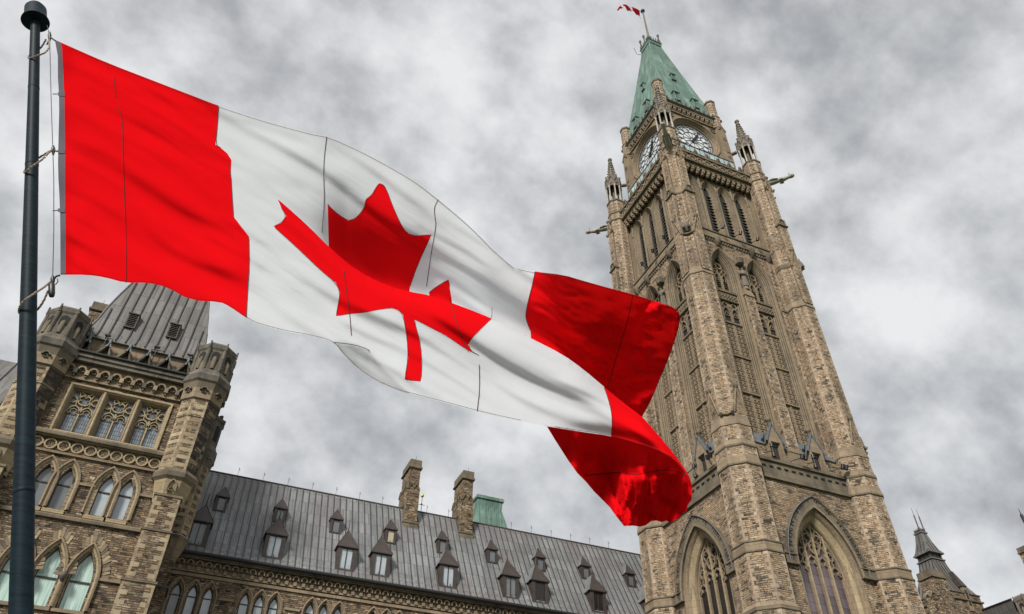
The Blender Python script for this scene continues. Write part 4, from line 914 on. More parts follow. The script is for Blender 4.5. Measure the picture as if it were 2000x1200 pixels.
# dormers
def dormer(x, z0, sc, gl, parent, yf, name='dormer'):
    """z0 sill height, yf face plane; returns the empty"""
    D = empty(name, (x, yf, z0), None, None, parent=parent)
    wd, ht = .62 * sc, 1.55 * sc; yb = yf + 2.6 * sc; F = Fr((x, yf, z0), (1, 0, 0), (0, -1, 0))
    mb = MB(['brown_metal', 'frame_dark'])
    fb = lambda u0, u1, a, b_, n0, n1, m=0: mb.fbox(F, u0, u1, a, b_, n0, n1, m)
    fb(-wd, -wd * .6, 0, ht, -.3 * sc, 0); fb(wd * .6, wd, 0, ht, -.3 * sc, 0); fb(-wd, wd, -.08 * sc, .06 * sc, -.3 * sc, .03); fb(-wd * .6, wd * .6, ht - .12 * sc, ht, -.3 * sc, -.002)
    for s_ in (-1, 1):   # cheeks
        mb.face([F.P(s_ * wd * .99, -.08 * sc, -.02), F.P(s_ * wd * .99, ht, -.02), F.P(s_ * wd * .99, ht, -1.5 * sc), F.P(s_ * wd * .99, .9 * sc, -.9 * sc)], 0)
    mb.face([F.P(-wd, -.06 * sc, -.02), F.P(wd, -.06 * sc, -.02), F.P(wd, -.4 * sc, -.0), F.P(-wd, -.4 * sc, .0)], 0) if 0 else None
    mb.build('dormer_casing', D)
    mb = MB(['brown_metal', 'lead_roof'])
    e = .1 * sc; w2 = wd + e; P = F.P; ap = P(0, ht + 1.45 * sc, -.75 * sc); b0 = [P(-w2, ht, e), P(w2, ht, e), P(w2, ht, -1.7 * sc), P(-w2, ht, -1.7 * sc)]
    mb.face([b0[0], b0[1], ap], 0); mb.face([b0[1], b0[2], P(0, ht + 1.45 * sc, -1.9 * sc), ap], 1); mb.face([b0[3], b0[0], ap, P(0, ht + 1.45 * sc, -1.9 * sc)], 1)
    mb.fbox(F, -w2, w2, ht - .07 * sc, ht, -.3 * sc, e, 0); mb.fbox(F, -w2, -w2 + .06, ht - .07 * sc, ht, -1.6 * sc, 0, 0); mb.fbox(F, w2 - .06, w2, ht - .07 * sc, ht, -1.6 * sc, 0, 0)
    for s_ in (-1, 1): mb.tube([P(s_ * w2, ht, e), ap], .025 * sc, 4, 0)
    if sc > .9: mb.tube([ap, ap + Vector((0, 0, .35)), ap + Vector((0, 0, .75))], [.05, .03, .02], 5, 0)
    mb.build('dormer_roof', D)
    mb = MB([gl, 'frame_dark'])
    mb.face([P(-wd * .6, .05 * sc, -.1), P(wd * .6, .05 * sc, -.1), P(wd * .6, ht - .1 * sc, -.1), P(-wd * .6, ht - .1 * sc, -.1)])
    mb.face([P(-wd * .6, .05 * sc, -.09), P(wd * .6, .05 * sc, -.09), P(wd * .6, .12 * sc, -.09), P(-wd * .6, .12 * sc, -.09)], 1)
    if sc > .9: mb.fbox(F, -.03, .03, .05, ht - .1, -.11, -.06, 1)
    else: mb.fbox(F, -wd * .6, -wd * .45, .05 * sc, ht - .1 * sc, -.11, -.07, 1)
    mb.build('window_pane', D)
    return D
for x, gl in ((-.5, 'dark_glass'), (4.1, 'pale_glass'), (8.7, 'pale_glass'), (11.0, 'pale_glass'), (15.7, 'pale_glass'), (20.3, 'dark_glass'), (22.55, 'black_glass'), (27.2, 'black_glass'), (31.8, 'black_glass')):
    dormer(x, 18.62, 1.0, gl, WG, 47.22)
SM = [(441, 951), (552.5, 973.8), (659.7, 994.6), (763.8, 1014.8), (863, 1035), (957.8, 1054), (1050, 1070), (1137, 1086.7), (1223, 1102)]
RI = ROT
for k, (px, py) in enumerate(SM):
    r = RI @ Vector((px - 1000, -(py - 600), -FPX)); SC = .64; t_ = 0
    # peak = (x, yf + .75 SC, zs + 3 SC) with yf on the roof plane at the sill
    zs = 23.0
    for _ in range(40):
        yf = 47.55 + (zs - 19.2) / 1.786 - .06; t_ = (yf + .75 * SC) / r.y; zs += .6 * (r.z * t_ - 3 * SC - zs)
    dormer(r.x * t_, zs, SC, 'warm_glass' if k == 3 else 'dark_glass', WG, yf, 'small_dormer')
# chimneys
def chimney(xa, xb, ya, yb, z0, z1, parent, label=None):
    mb = MB(['wing_stone', 'dark_dressed', 'dark_dressed', 'dark_metal']); w_ = xb - xa
    def tier(za, zb, d, m=0, q=True):
        x0, x1, y0, y1 = xa - d, xb + d, ya - d, yb + d
        for p, l in (([(x0, y0), (x1, y0)], x1 - x0), ([(x1, y0), (x1, y1)], y1 - y0), ([(x1, y1), (x0, y1)], x1 - x0), ([(x0, y1), (x0, y0)], y1 - y0)):
            (a, b_), (c, d_) = p; mb.face([(a, b_, za), (c, d_, za), (c, d_, zb), (a, b_, zb)], m, edge=[(0, l), (l, 0), (l, 0), (0, l)] if q else None)
        mb.face([(x0, y0, zb), (x1, y0, zb), (x1, y1, zb), (x0, y1, zb)], 1)
        mb.face([(x0, y1, za), (x1, y1, za), (x1, y0, za), (x0, y0, za)], 1)
    h = z1 - z0
    tier(z0 - 2, z0 + .45, .1, 1); tier(z0 + .45, z0 + .58, .14, 2, False); tier(z0 + .58, z1 - 2.3, .02); tier(z1 - 2.3, z1 - .72, -.05); tier(z1 - .72, z1 - .58, .07, 2, False); tier(z1 - .58, z1, .0, 2, False)
    for fr, c_, hw in ((Fr((0, 0, 0), (1, 0, 0), (0, -1, 0)), (xa + xb) / 2, w_ / 2), (Fr((0, 0, 0), (0, -1, 0), (-1, 0, 0)), -(ya + yb) / 2, (yb - ya) / 2)):
        n = -ya if fr.u.x else -xa; k = max(1, round(hw * 2 / 1.1)); s_ = 2 * hw / k
        for q in range(k): u = c_ - hw + q * s_; mb.strip(fr, [(u, z1 - 2.55), (u + s_ * .12, z1 - 2.3), (u + s_ * .3, z1 - 2.05), (u + s_ * .5, z1 - 2.45), (u + s_ * .7, z1 - 2.05), (u + s_ * .88, z1 - 2.3), (u + s_, z1 - 2.55)], .09, n, n + .1, 2)
    mb.tube([((xa + xb) / 2, ya + .2, z1 - .05), ((xa + xb) / 2, ya + .2, z1 + .4)], .015, 4, 3)
    return mb
for xa in (13.0, 17.36):
    chimney(xa, xa + .92, 50.07, 52.2, 23.45, 29.17, None).build('chimney', WG)
# ================================================================== corner pavilion
PV = empty('corner_pavilion', (-6.7, 42, GZ), 'dark stained stone pavilion with octagonal turrets and steep grey roof, behind the large flagpole', 'building')
yP = 42.0; n0 = -yP
XA, XB = -12.0, -2.4
mb = MB(['pavilion_stone', 'dressed_stone', 'dark_dressed', 'pale_dressed'])
up = [arch(x, 17.25, 18.65, .36, .95, 8) for x in (-8.62, -7.58, -5.58, -4.58)]
lo = [arch(x, 12.5, 13.9, .52, 1.5, 8) for x in (-8.1, -6.63, -5.12)]
rect = [(-9.2, 21.55), (-9.2, 24.4), (-4.02, 24.4), (-4.02, 21.55)]
mb.wall(FB, [(XA, GZ), (XB, GZ), (XB, 24.95), (XA, 24.95)], [f(0) for f in up + lo] + [rect], n0, 0)
mb.face([(XB, 42, GZ), (XB, 50, GZ), (XB, 50, 27), (XB, 42, 27)], 0); mb.face([(XA, 42, GZ), (XA, 50, GZ), (XA, 50, 27), (XA, 42, 27)], 0); mb.face([(XB, 50, GZ), (XA, 50, GZ), (XA, 50, 27), (XB, 50, 27)], 0)
mb.fbox(FB, XA, XB, 16.72, 16.86, n0, n0 + .16, 2); mb.fbox(FB, XA, XB, 16.86, 16.95, n0, n0 + .1, 1)
for a_, b_ in ((-12, -8.75), (-4.46, -2.4)): mb.fbox(FB, a_, b_, 14.0, 14.14, n0, n0 + .12, 1)
for a_, b_ in ((-12, -9.2), (-7.02, -6.1), (-4.02, -2.4)): mb.fbox(FB, a_, b_, 18.68, 18.82, n0, n0 + .12, 1)
for x, f in zip((-8.1, -6.63, -5.12), lo):   # relieving arches of rough voussoirs
    for k in range(26):
        q = f(-.35); i = 1 + k * (len(q) - 4) / 25.0; a = int(i); p0 = Vector(q[a]).lerp(Vector(q[a + 1]), i - a); q2 = f(-.72); p1 = Vector(q2[a]).lerp(Vector(q2[a + 1]), i - a)
        if p1.y < 14.1 or (abs(p1.x + 7.37) < .22) or (abs(p1.x + 5.87) < .22): continue
        mb.strip(FB, [p0, p1], .13 + .03 * (k % 3), n0 - .01, n0 + .03 + .02 * (k % 2), [3, 1, 2, 1][k % 4])
mb.build('wall', PV)
# band of roundels and sill
mb = MB(['dark_dressed', 'dressed_stone', 'pale_dressed', 'void'])
mb.fbox(FB, XA, -3.3, 21.12, 21.3, n0, n0 + .34, 0); mb.fbox(FB, XA, -3.3, 21.3, 21.42, n0, n0 + .24, 1); mb.fbox(FB, XA, -3.3, 21.05, 21.12, n0, n0 + .22, 1)
mb.fbox(FB, XA, -3.3, 20.18, 20.3, n0, n0 + .14, 1); mb.fbox(FB, XA, -3.3, 20.3, 21.05, n0 - .1, n0 - .02, 0)
for k in range(13):
    u = -11.64 + k * .66
    mb.strip(FB, circ(u, 20.68, .27, 18), .075, n0 - .02, n0 + .1, 2, True); foil(mb, FB, u, 20.68, .2, 3, .05, n0 - .02, n0 + .05, 1, ring=False)
    mb.fbox(FB, u + .28, u + .38, 20.62, 20.74, n0 - .02, n0 + .09, 2)
    mb.face([FB.P(a, b_, n0 - .015) for a, b_ in ((u + .22, 20.86), (u + .44, 20.86), (u + .33, 20.98))], 3); mb.face([FB.P(a, b_, n0 - .015) for a, b_ in ((u + .22, 20.5), (u + .33, 20.38), (u + .44, 20.5))], 3)
mb.build('roundel_band', PV)
mb = MB(['dressed_stone', 'dark_dressed', 'sooty_stone', 'dark_metal', 'pale_dressed'])
mb.fbox(FB, -10.3, -3.2, 24.85, 25.0, n0, n0 + .14, 0); mb.fbox(FB, -10.3, -3.2, 25.0, 25.95, n0 - .2, n0 + .04, 0); mb.fbox(FB, -10.4, -3.1, 25.95, 26.2, n0 - .2, n0 + .4, 2); mb.fbox(FB, -10.4, -3.1, 26.2, 26.45, n0 - .2, n0 + .5, 2)
mb.tube([FB.P(-10.4, 26.5, n0 + .55), FB.P(-3.1, 26.5, n0 + .55)], .09, 6, 3)
for k in range(11):
    u = -9.75 + k * .62
    mb.strip(FB, circ(u, 25.42, .2, 8, 0, math.pi), .1, n0 + .03, n0 + .32, 0); foil(mb, FB, u, 25.45, .12, 3, .05, n0 + .03, n0 + .2, 0, ring=False)
    mb.fbox(FB, u - .42, u - .2, 25.12, 25.42, n0, n0 + .32, [0, 2, 4][k % 3]); mb.fbox(FB, u - .36, u - .26, 24.98, 25.12, n0, n0 + .25, 1)
mb.build('corbel_table', PV)
# parapet: recessed wall with V brackets under the roof gutter
mb = MB(['sooty_stone', 'dark_dressed', 'blue_lead', 'dark_metal', 'dressed_stone'])
mb.fbox(FB, -10.2, -3.2, 26.4, 28.15, -43.2, -42.5, 4); mb.fbox(FB, -10.2, -3.2, 26.4, 26.72, -42.8, n0 + .2, 0)
for k in range(6):
    u = -9.55 + k * 1.13
    mb.strip(FB, [(u - .62, 26.75), (u, 27.78), (u + .2, 26.95), (u + .5, 26.72)], .14, -42.65, -42.0, 0)
    mb.strip(FB, [(u - .5, 26.72), (u - .3, 26.72), (u + .55, 26.74)], .12, -42.65, -41.95, 0)
    mb.strip(FB, [(u + .35, 26.75), (u + .48, 27.0), (u + .6, 26.75)], .1, -42.6, -41.98, 0)
    mb.strip(FB, [(u - .12, 27.5), (u, 27.85), (u + .1, 27.5)], .1, -42.1, -41.94, 2); mb.tube([FB.P(u, 27.75, -41.98), FB.P(u, 28.0, -42)], [.08, .13], 5, 2)
mb.build('parapet', PV)
PR = empty('roof', (-6.6, 46, 28.2), None, None, parent=PV)
hp = [(28.25, 3.72), (28.35, 3.65), (28.9, 3.4), (29.8, 3.22), (31, 3.05), (32.5, 2.76), (34, 2.44), (37, 1.75), (40, 1.05)]
mb = MB(['pavilion_roof', 'dark_metal', 'seam_metal'])
C0 = (-6.6, 46.0)
for fr in (Fr((*C0, 0), (1, 0, 0), (0, -1, 0)), Fr((*C0, 0), (0, -1, 0), (-1, 0, 0)), Fr((*C0, 0), (0, 1, 0), (1, 0, 0)), Fr((*C0, 0), (-1, 0, 0), (0, 1, 0))):
    hy = lambda h: h if abs(fr.n.x) > .5 else h - .25
    mb.grid([[fr.P(u * h, z, h) for u in (-1, 0, 1)] for z, h in hp])
    for k in range(-6, 7):
        u = k * .56; pts = [(z, h) for z, h in hp if h > abs(u)]
        for (za, ha), (zb, hb) in zip(pts[:-1], pts[1:]): mb.hexa([fr.P(u - .03, za, ha - .02), fr.P(u + .03, za, ha - .02), fr.P(u + .03, za, ha + .09), fr.P(u - .03, za, ha + .09), fr.P(u - .03, zb, hb - .02), fr.P(u + .03, zb, hb - .02), fr.P(u + .03, zb, hb + .09), fr.P(u - .03, zb, hb + .09)], 2)
for sx in (-1, 1):
    for sy in (-1, 1): mb.tube([(C0[0] + sx * h, C0[1] + sy * h, z) for z, h in hp], .06, 5, 0)
mb.face([(C0[0] - 1.05, C0[1] - 1.05, 40), (C0[0] + 1.05, C0[1] - 1.05, 40), (C0[0] + 1.05, C0[1] + 1.05, 40), (C0[0] - 1.05, C0[1] + 1.05, 40)])
mb.build('metal_sheeting', PR)
mb = MB(['pavilion_roof']); mb.fbox(FB, -10.3, -3.0, 28.14, 28.28, -42.5, -42.28); mb.build('gutter', PR)
for u in (-8.75, -5.9, -3.95, -9.6) [:3]:
    mb = MB(['brown_metal', 'dark_metal']); mb.tube([FB.P(u, 26.9, -42.2), FB.P(u, 28.4, -42.2)], .03, 4); mb.tube([FB.P(u - .16, 28.45, -42.2), FB.P(u, 28.4, -42.2), FB.P(u + .16, 28.45, -42.2)], .08, 5, 1); mb.build('lamp_bracket', PR)
for u in (-7.95, -5.45):
    V_ = empty('roof_vent', FB.P(u, 29.8, -42.8), None, None, parent=PR) if 0 else None
    mb = MB(['brown_metal', 'void', 'pavilion_roof'])
    zf = 29.75
    mb.fbox(FB, u - .32, u - .24, zf, zf + 1.0, -43.2, -42.62, 0); mb.fbox(FB, u + .24, u + .32, zf, zf + 1.0, -43.2, -42.62, 0); mb.fbox(FB, u - .36, u + .36, zf + 1.0, zf + 1.08, -43.2, -42.56, 0); mb.fbox(FB, u - .32, u + .32, zf - .08, zf, -43.2, -42.6, 0)
    mb.face([FB.P(u - .24, zf, -42.72), FB.P(u + .24, zf, -42.72), FB.P(u + .24, zf + 1, -42.72), FB.P(u - .24, zf + 1, -42.72)], 1)
    for k in range(7): z = zf + .08 + k * .135; mb.hexa([FB.P(u - .24, z, -42.63), FB.P(u + .24, z, -42.63), FB.P(u + .24, z + .07, -42.71), FB.P(u - .24, z + .07, -42.71), FB.P(u - .24, z + .03, -42.63), FB.P(u + .24, z + .03, -42.63), FB.P(u + .24, z + .1, -42.71), FB.P(u - .24, z + .1, -42.71)], 0)
    mb.build('roof_vent', PR)
# large mullioned window
W_ = empty('mullioned_window', (-6.6, 42, 21.5), None, None, parent=PV)
mb = MB(['dressed_stone', 'pale_dressed', 'dark_dressed'])
mb.sweep(FB, rectf(-9.38, -3.85, 21.42, 24.6), [(0, n0 + .03), (.0, n0 + .1), (.1, n0 + .1), (.14, n0 + .02), (.18, n0 - .0)], 1)
bays = [(-9.2, -7.64), (-7.36, -5.76), (-5.5, -4.02)]
bays = [(-9.2, -7.62), (-7.4, -5.8), (-5.58, -4.02)]
for u in (-7.51, -5.69): mb.fbox(FB, u - .11, u + .11, 21.5, 24.45, n0 - .5, n0 - .02, 0); mb.tube([FB.P(u, 21.5, n0 - .03), FB.P(u, 24.42, n0 - .03)], .09, 6, 1)
for a_, b_ in bays: mb.sweep(FB, rectf(a_, b_, 21.5, 24.42), [(0, n0), (.05, n0 - .06), (.07, n0 - .16), (.1, n0 - .2), (.13, n0 - .32), (.16, n0 - .4)], 0)
mb.build('window_surround', W_)
for a_, b_ in bays:
    c_ = (a_ + b_) / 2; mb = MB(['pale_dressed', 'dressed_stone'])
    A_, B_ = n0 - .4, n0 - .24
    mb.fbox(FB, c_ - .04, c_ + .04, 21.6, 23.05, A_, B_, 0)
    for s_ in (-1, 1):
        x = c_ + s_ * .33
        mb.strip(FB, lancet_pts(x, 22.9, 22.95, .31, .42, 6), .055, A_, B_, 0)
        mb.strip(FB, [(x - .27, 22.85), (x - .13, 22.95), (x - .17, 23.12), (x, 23.2), (x + .17, 23.12), (x + .13, 22.95), (x + .27, 22.85)], .035, A_, B_ - .03, 0)
        foil(mb, FB, c_ + s_ * .58, 23.75, .2, 4, .045, A_, B_, 0)
        mb.strip(FB, [(c_ + s_ * .33, 23.38), (c_ + s_ * .36, 23.6), (c_ + s_ * .3, 24.0), (c_ + s_ * .38, 24.25)], .045, A_, B_, 0)
    foil(mb, FB, c_, 23.78, .33, 4, .055, A_, B_, 0, rot=math.pi / 4); mb.strip(FB, [(c_, 23.1), (c_, 23.35)], .09, A_, B_, 0)
    mb.strip(FB, [(c_ - .3, 24.28), (c_, 24.1), (c_ + .3, 24.28)], .06, A_, B_, 0)
    mb.build('tracery', W_)
mb = MB(['leaded_glass', 'frame_dark']); mb.face([FB.P(-9.2, 21.5, n0 - .38), FB.P(-4.02, 21.5, n0 - .38), FB.P(-4.02, 24.42, n0 - .38), FB.P(-9.2, 24.42, n0 - .38)])
for a_, b_ in bays: mb.sweep(FB, rectf((a_ + b_) / 2 - .62, (a_ + b_) / 2 - .06, 21.66, 22.86), [(0, n0 - .35), (.05, n0 - .35)], 1)
mb.build('leaded_pane', W_)
for x, f in zip((-8.62, -7.58, -5.58, -4.58), up):
    W_ = empty('pointed_window', (x, 42, 17.25), None, None, parent=PV)
    mb = MB(['dressed_stone', 'pale_dressed', 'frame_dark'])
    mb.sweep(FB, f, [(-.34, n0 + .0), (-.34, n0 + .13), (-.26, n0 + .15), (-.2, n0 + .05), (-.14, n0 + .02), (-.04, n0 - .06), (0, n0 - .08), (.02, n0 - .22)], 0, [0, 0, 0, 1, 1, 1, 0])
    mb.fbox(FB, x - .55, x + .55, 17.0, 17.2, n0 - .3, n0 + .06, 1)
    for s_ in (-1, 1):
        for k in range(7): mb.fbox(FB, *sorted((x + s_ * .34, x + s_ * (.5 + .14 * (k % 2)))), 17.2 + k * .21, 17.39 + k * .21, n0 - .02, n0 + .025 , 0)
    mb.sweep(FB, f, [(.0, n0 - .17), (.04, n0 - .17), (.04, n0 - .3)], 2); mb.fbox(FB, x - .32, x + .32, 18.6, 18.66, n0 - .27, n0 - .18, 2)
    mb.build('window_surround', W_); mb = MB(['pale_glass' if x > -6 else 'dark_glass']); mb.face([FB.P(u, z, n0 - .24) for u, z in f(0)]); mb.build('glass_pane', W_)
for x, f in zip((-8.1, -6.63, -5.12), lo):
    W_ = empty('arched_window', (x, 42, 12.5), None, None, parent=PV)
    mb = MB(['dressed_stone', 'pale_dressed', 'frame_dark'])
    mb.sweep(FB, f, [(-.3, n0), (-.3, n0 + .16), (-.22, n0 + .18), (-.17, n0 + .06), (-.1, n0 + .02), (0, n0 - .12), (.02, n0 - .28)], 1, [0, 0, 0, 1, 1, 1])
    mb.sweep(FB, f, [(.0, n0 - .22), (.045, n0 - .22), (.045, n0 - .35)], 2); mb.fbox(FB, x - .45, x + .45, 13.86, 13.94, n0 - .33, n0 - .23, 2); mb.fbox(FB, x - .72, x + .72, 12.3, 12.46, n0 - .4, n0 + .12, 0)
    mb.build('window_surround', W_); mb = MB(['curtain_glass']); mb.face([FB.P(u, z, n0 - .29) for u, z in f(0)]); mb.build('glass_pane', W_)
for x in (-7.37, -5.87):
    mb = MB(['sooty_stone']); mb.tube([FB.P(x, 13.75, n0 + .05), FB.P(x, 13.85, n0 + .25), FB.P(x, 14.05, n0 + .27), FB.P(x, 14.2, n0 + .1)], [.1, .16, .15, .08], 7); mb.build('carved_head', PV)
# octagonal corner turrets
def turret(cx, cy, dz, parent, sc=1.0, zlow=20.0, bottom=True):
    mb = MB(['pavilion_stone', 'dressed_stone', 'dark_dressed', 'sooty_stone', 'void', 'pale_dressed', 'sooty_masonry'])
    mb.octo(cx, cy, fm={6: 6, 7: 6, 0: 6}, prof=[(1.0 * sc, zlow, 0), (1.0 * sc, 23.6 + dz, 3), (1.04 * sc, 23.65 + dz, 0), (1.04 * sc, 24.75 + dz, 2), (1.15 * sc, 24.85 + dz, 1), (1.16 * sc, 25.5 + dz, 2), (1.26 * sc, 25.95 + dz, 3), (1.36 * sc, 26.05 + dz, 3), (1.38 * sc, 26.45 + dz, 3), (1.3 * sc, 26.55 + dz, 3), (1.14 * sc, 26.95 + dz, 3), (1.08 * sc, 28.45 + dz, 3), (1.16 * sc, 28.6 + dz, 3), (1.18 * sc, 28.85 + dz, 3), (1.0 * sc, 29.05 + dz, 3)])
    for i in range(8):
        a2 = i * math.pi / 4; fr = Fr((cx, cy, dz), (-math.sin(a2), math.cos(a2), 0), (math.cos(a2), math.sin(a2), 0))
        mb.face([fr.P(u * sc, z, 1.115 * sc) for u, z in ((-.24, 27.1), (.24, 27.1), (.24, 28.2), (0, 28.35), (-.24, 28.2))], 4)
        mb.tube([fr.P(0, 27.0, 1.12 * sc), fr.P(0, 27.7, 1.12 * sc), fr.P(0, 28.0, 1.0 * sc)], [.13, .16, .1], 6, 2)
        mb.strip(fr, circ(0, 25.35, .2 * sc, 8, 0, math.pi), .09, 1.15 * sc, 1.33 * sc, 2); foil(mb, fr, 0, 25.3, .12, 3, .05, 1.15 * sc, 1.26 * sc, 3, ring=False)
        a = a2 + math.pi / 8; k = 1 / math.cos(math.pi / 8)
        for r0, r1, z0, z1 in ((1.1, 1.18, 26.9, 28.5),): mb.tube([(cx + r0 * sc * k * math.cos(a), cy + r0 * sc * k * math.sin(a), z0 + dz), (cx + r0 * sc * k * math.cos(a), cy + r0 * sc * k * math.sin(a), z1 + dz)], .11, 5, 3)
        mb.tube([(cx + 1.18 * sc * k * math.cos(a), cy + 1.18 * sc * k * math.sin(a), 28.5 + dz), (cx + 1.18 * sc * k * math.cos(a), cy + 1.18 * sc * k * math.sin(a), 29.02 + dz)], .06, 5, 3)
    if bottom:   # broach down to a square buttress
        mb.octo(cx, cy, [(.75, 18.4, 5), (.8, 18.7, 5), (.98, 19.6, 1), (1.14, 19.75, 2), (1.16, 20.0, 2), (1.02, 20.25, 0)])
        fr = Fr((cx, cy, 0), (1, 0, 0), (0, -1, 0))
        mb.strip(fr, lancet_pts(0, 18.9, 19.1, .22, .5, 5), .06, .93, 1.06, 1); foil(mb, fr, 0, 19.05, .14, 3, .04, .93, 1.04, 1, ring=False)
    return mb
def buttress(mb, cx, cy):
    for z0, z1, hw, d in ((GZ, 13.9, .78, 1.2), (13.95, 16.6, .7, 1.06), (16.7, 18.6, .66, .94)):
        x0, x1, y0, y1 = cx - hw, cx + hw, cy - d, cy + .8
        for (a, b_, c, d_) in ((x0, y0, x1, y0), (x1, y0, x1, y1), (x0, y1, x0, y0)):
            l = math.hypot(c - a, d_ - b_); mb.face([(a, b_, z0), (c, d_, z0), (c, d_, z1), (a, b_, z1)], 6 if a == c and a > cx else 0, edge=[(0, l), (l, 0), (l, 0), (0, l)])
        mb.face([(x0, y0, z1), (x1, y0, z1), (x1, y1, z1), (x0, y1, z1)], 1)
        mb.box((x0 - .06, y0 - .06, z1 - .02), (x1 + .06, y1, z1 + .1), 2)
mb = turret(-2.42, 42.12, 0, PV); buttress(mb, -2.42, 42.12); mb.build('corner_turret', PV)
mb = turret(-10.98, 42.12, 0, PV); buttress(mb, -10.98, 42.12); mb.build('corner_turret', PV)
# smaller stair turret in the angle with the wing
mb = MB(['pavilion_stone', 'dressed_stone', 'sooty_stone', 'void'])
cx, cy = -1.72, 46.1
mb.octo(cx, cy, [(.45, 16.9, 1), (.8, 18.0, 1), (.86, 18.1, 2), (.86, 18.3, 0), (.78, 18.4, 0), (.78, 22.9, 2), (.95, 23.6, 2), (.98, 24.0, 2), (.88, 24.15, 2), (.8, 24.4, 2), (.82, 26.1, 2), (.9, 26.2, 2), (.9, 26.4, 2)])
for i in range(8):
    a2 = i * math.pi / 4; fr = Fr((cx, cy, 0), (-math.sin(a2), math.cos(a2), 0), (math.cos(a2), math.sin(a2), 0)); mb.face([fr.P(u, z, .825) for u, z in ((-.18, 24.7), (.18, 24.7), (.18, 25.7), (0, 25.9), (-.18, 25.7))], 3); mb.fbox(fr, -.08, .08, 26.4, 26.6, .7, .92, 2)
    mb.strip(fr, circ(0, 23.35, .15, 6, 0, math.pi), .07, .85, .98, 1)
mb.box((-2.4, 45.5, GZ), (-1.2, 47.0, 15.4), 0); mb.box((-2.4, 45.6, 15.4), (-1.3, 47.0, 17.0), 0); mb.box((-2.4, 45.4, 15.3), (-1.1, 47.0, 15.42), 2)
mb.build('stair_turret', PV)
chimney(-11.75, -10.62, 48, 49.2, 30.0, 34.9, None).build('chimney', PV)
# ================================================================== roof of the next wing, far left
W2 = empty('wing_building', (-25, 47, GZ), 'plain grey sheet metal roof sloping at the far left edge, left of the flagpole', 'building')
W2['group'] = ''
del W2['group']
prof2 = [(43.6, 20.6), (44.0, 21.2), (51, 32.6 - 1.9)]
mb = sheet_roof(-45, -12.1, [(45.3, 21.2), (51, 30.45)], 1.15, ['pavilion_roof', 'seam_metal']); mb.grid([[(x, y, z) for x in (-45, -12.1)] for y, z in ((51, 30.45), (58, 20))]); mb.build('roof', W2)
mb = MB(['pavilion_stone', 'dressed_stone']); mb.box((-45, 45.6, GZ), (-12.1, 57, 21.2)); mb.fbox(FB, -45, -12.1, 20.9, 21.3, -45.6, -45.2, 1); mb.build('wall', W2)
# ================================================================== copper roof behind the chimneys
CT = empty('copper_roofed_tower', (31, 80, GZ), 'green copper flat topped roof rising behind the grey roof ridge, right of the second chimney', 'tower')
c0 = (31.6, 82.0)
mb = MB(['copper_roof', 'brown_metal', 'pavilion_stone'])
pr = [(28, 7.5), (34, 4.3), (38, 2.75), (40.5, 2.05), (42.3, 1.62), (42.35, 1.62), (43.4, 1.7), (43.4, 1.85), (43.75, 1.85), (43.9, 1.7)]
for fr in (Fr((*c0, 0), (1, 0, 0), (0, -1, 0)), Fr((*c0, 0), (0, -1, 0), (-1, 0, 0)), Fr((*c0, 0), (0, 1, 0), (1, 0, 0)), Fr((*c0, 0), (-1, 0, 0), (0, 1, 0))):
    mb.grid([[fr.P(u * h, z, h) for u in (-1, 0, 1)] for z, h in pr])
    for k in range(-6, 7):
        u = k * .75; pts = [(z, h) for z, h in pr[:5] if h > abs(u)]
        for (za, ha), (zb, hb) in zip(pts[:-1], pts[1:]): mb.hexa([fr.P(u - .03, za, ha - .02), fr.P(u + .03, za, ha - .02), fr.P(u + .03, za, ha + .08), fr.P(u - .03, za, ha + .08), fr.P(u - .03, zb, hb - .02), fr.P(u + .03, zb, hb - .02), fr.P(u + .03, zb, hb + .08), fr.P(u - .03, zb, hb + .08)])
    for k in range(4): u = -1.2 + k * .8; mb.hexa([fr.P(u - .13, 41.5, 1.78), fr.P(u + .13, 41.5, 1.78), fr.P(u + .13, 41.5, 1.6), fr.P(u - .13, 41.5, 1.6), fr.P(u - .2, 42.5, 1.7), fr.P(u + .2, 42.5, 1.7), fr.P(u + .2, 42.5, 1.5), fr.P(u - .2, 42.5, 1.5)], 0)
mb.face([(c0[0] - 1.7, c0[1] - 1.7, 43.9), (c0[0] + 1.7, c0[1] - 1.7, 43.9), (c0[0] + 1.7, c0[1] + 1.7, 43.9), (c0[0] - 1.7, c0[1] + 1.7, 43.9)])
mb.tube([(c0[0], c0[1], 43.9), (c0[0], c0[1], 44.9)], .03, 4, 1)
mb.build('roof', CT); mb = MB(['pavilion_stone', 'dressed_stone']); mb.box((c0[0] - 7.3, c0[1] - 7.3, GZ), (c0[0] + 7.3, c0[1] + 7.3, 27.9)); mb.build('wall', CT)
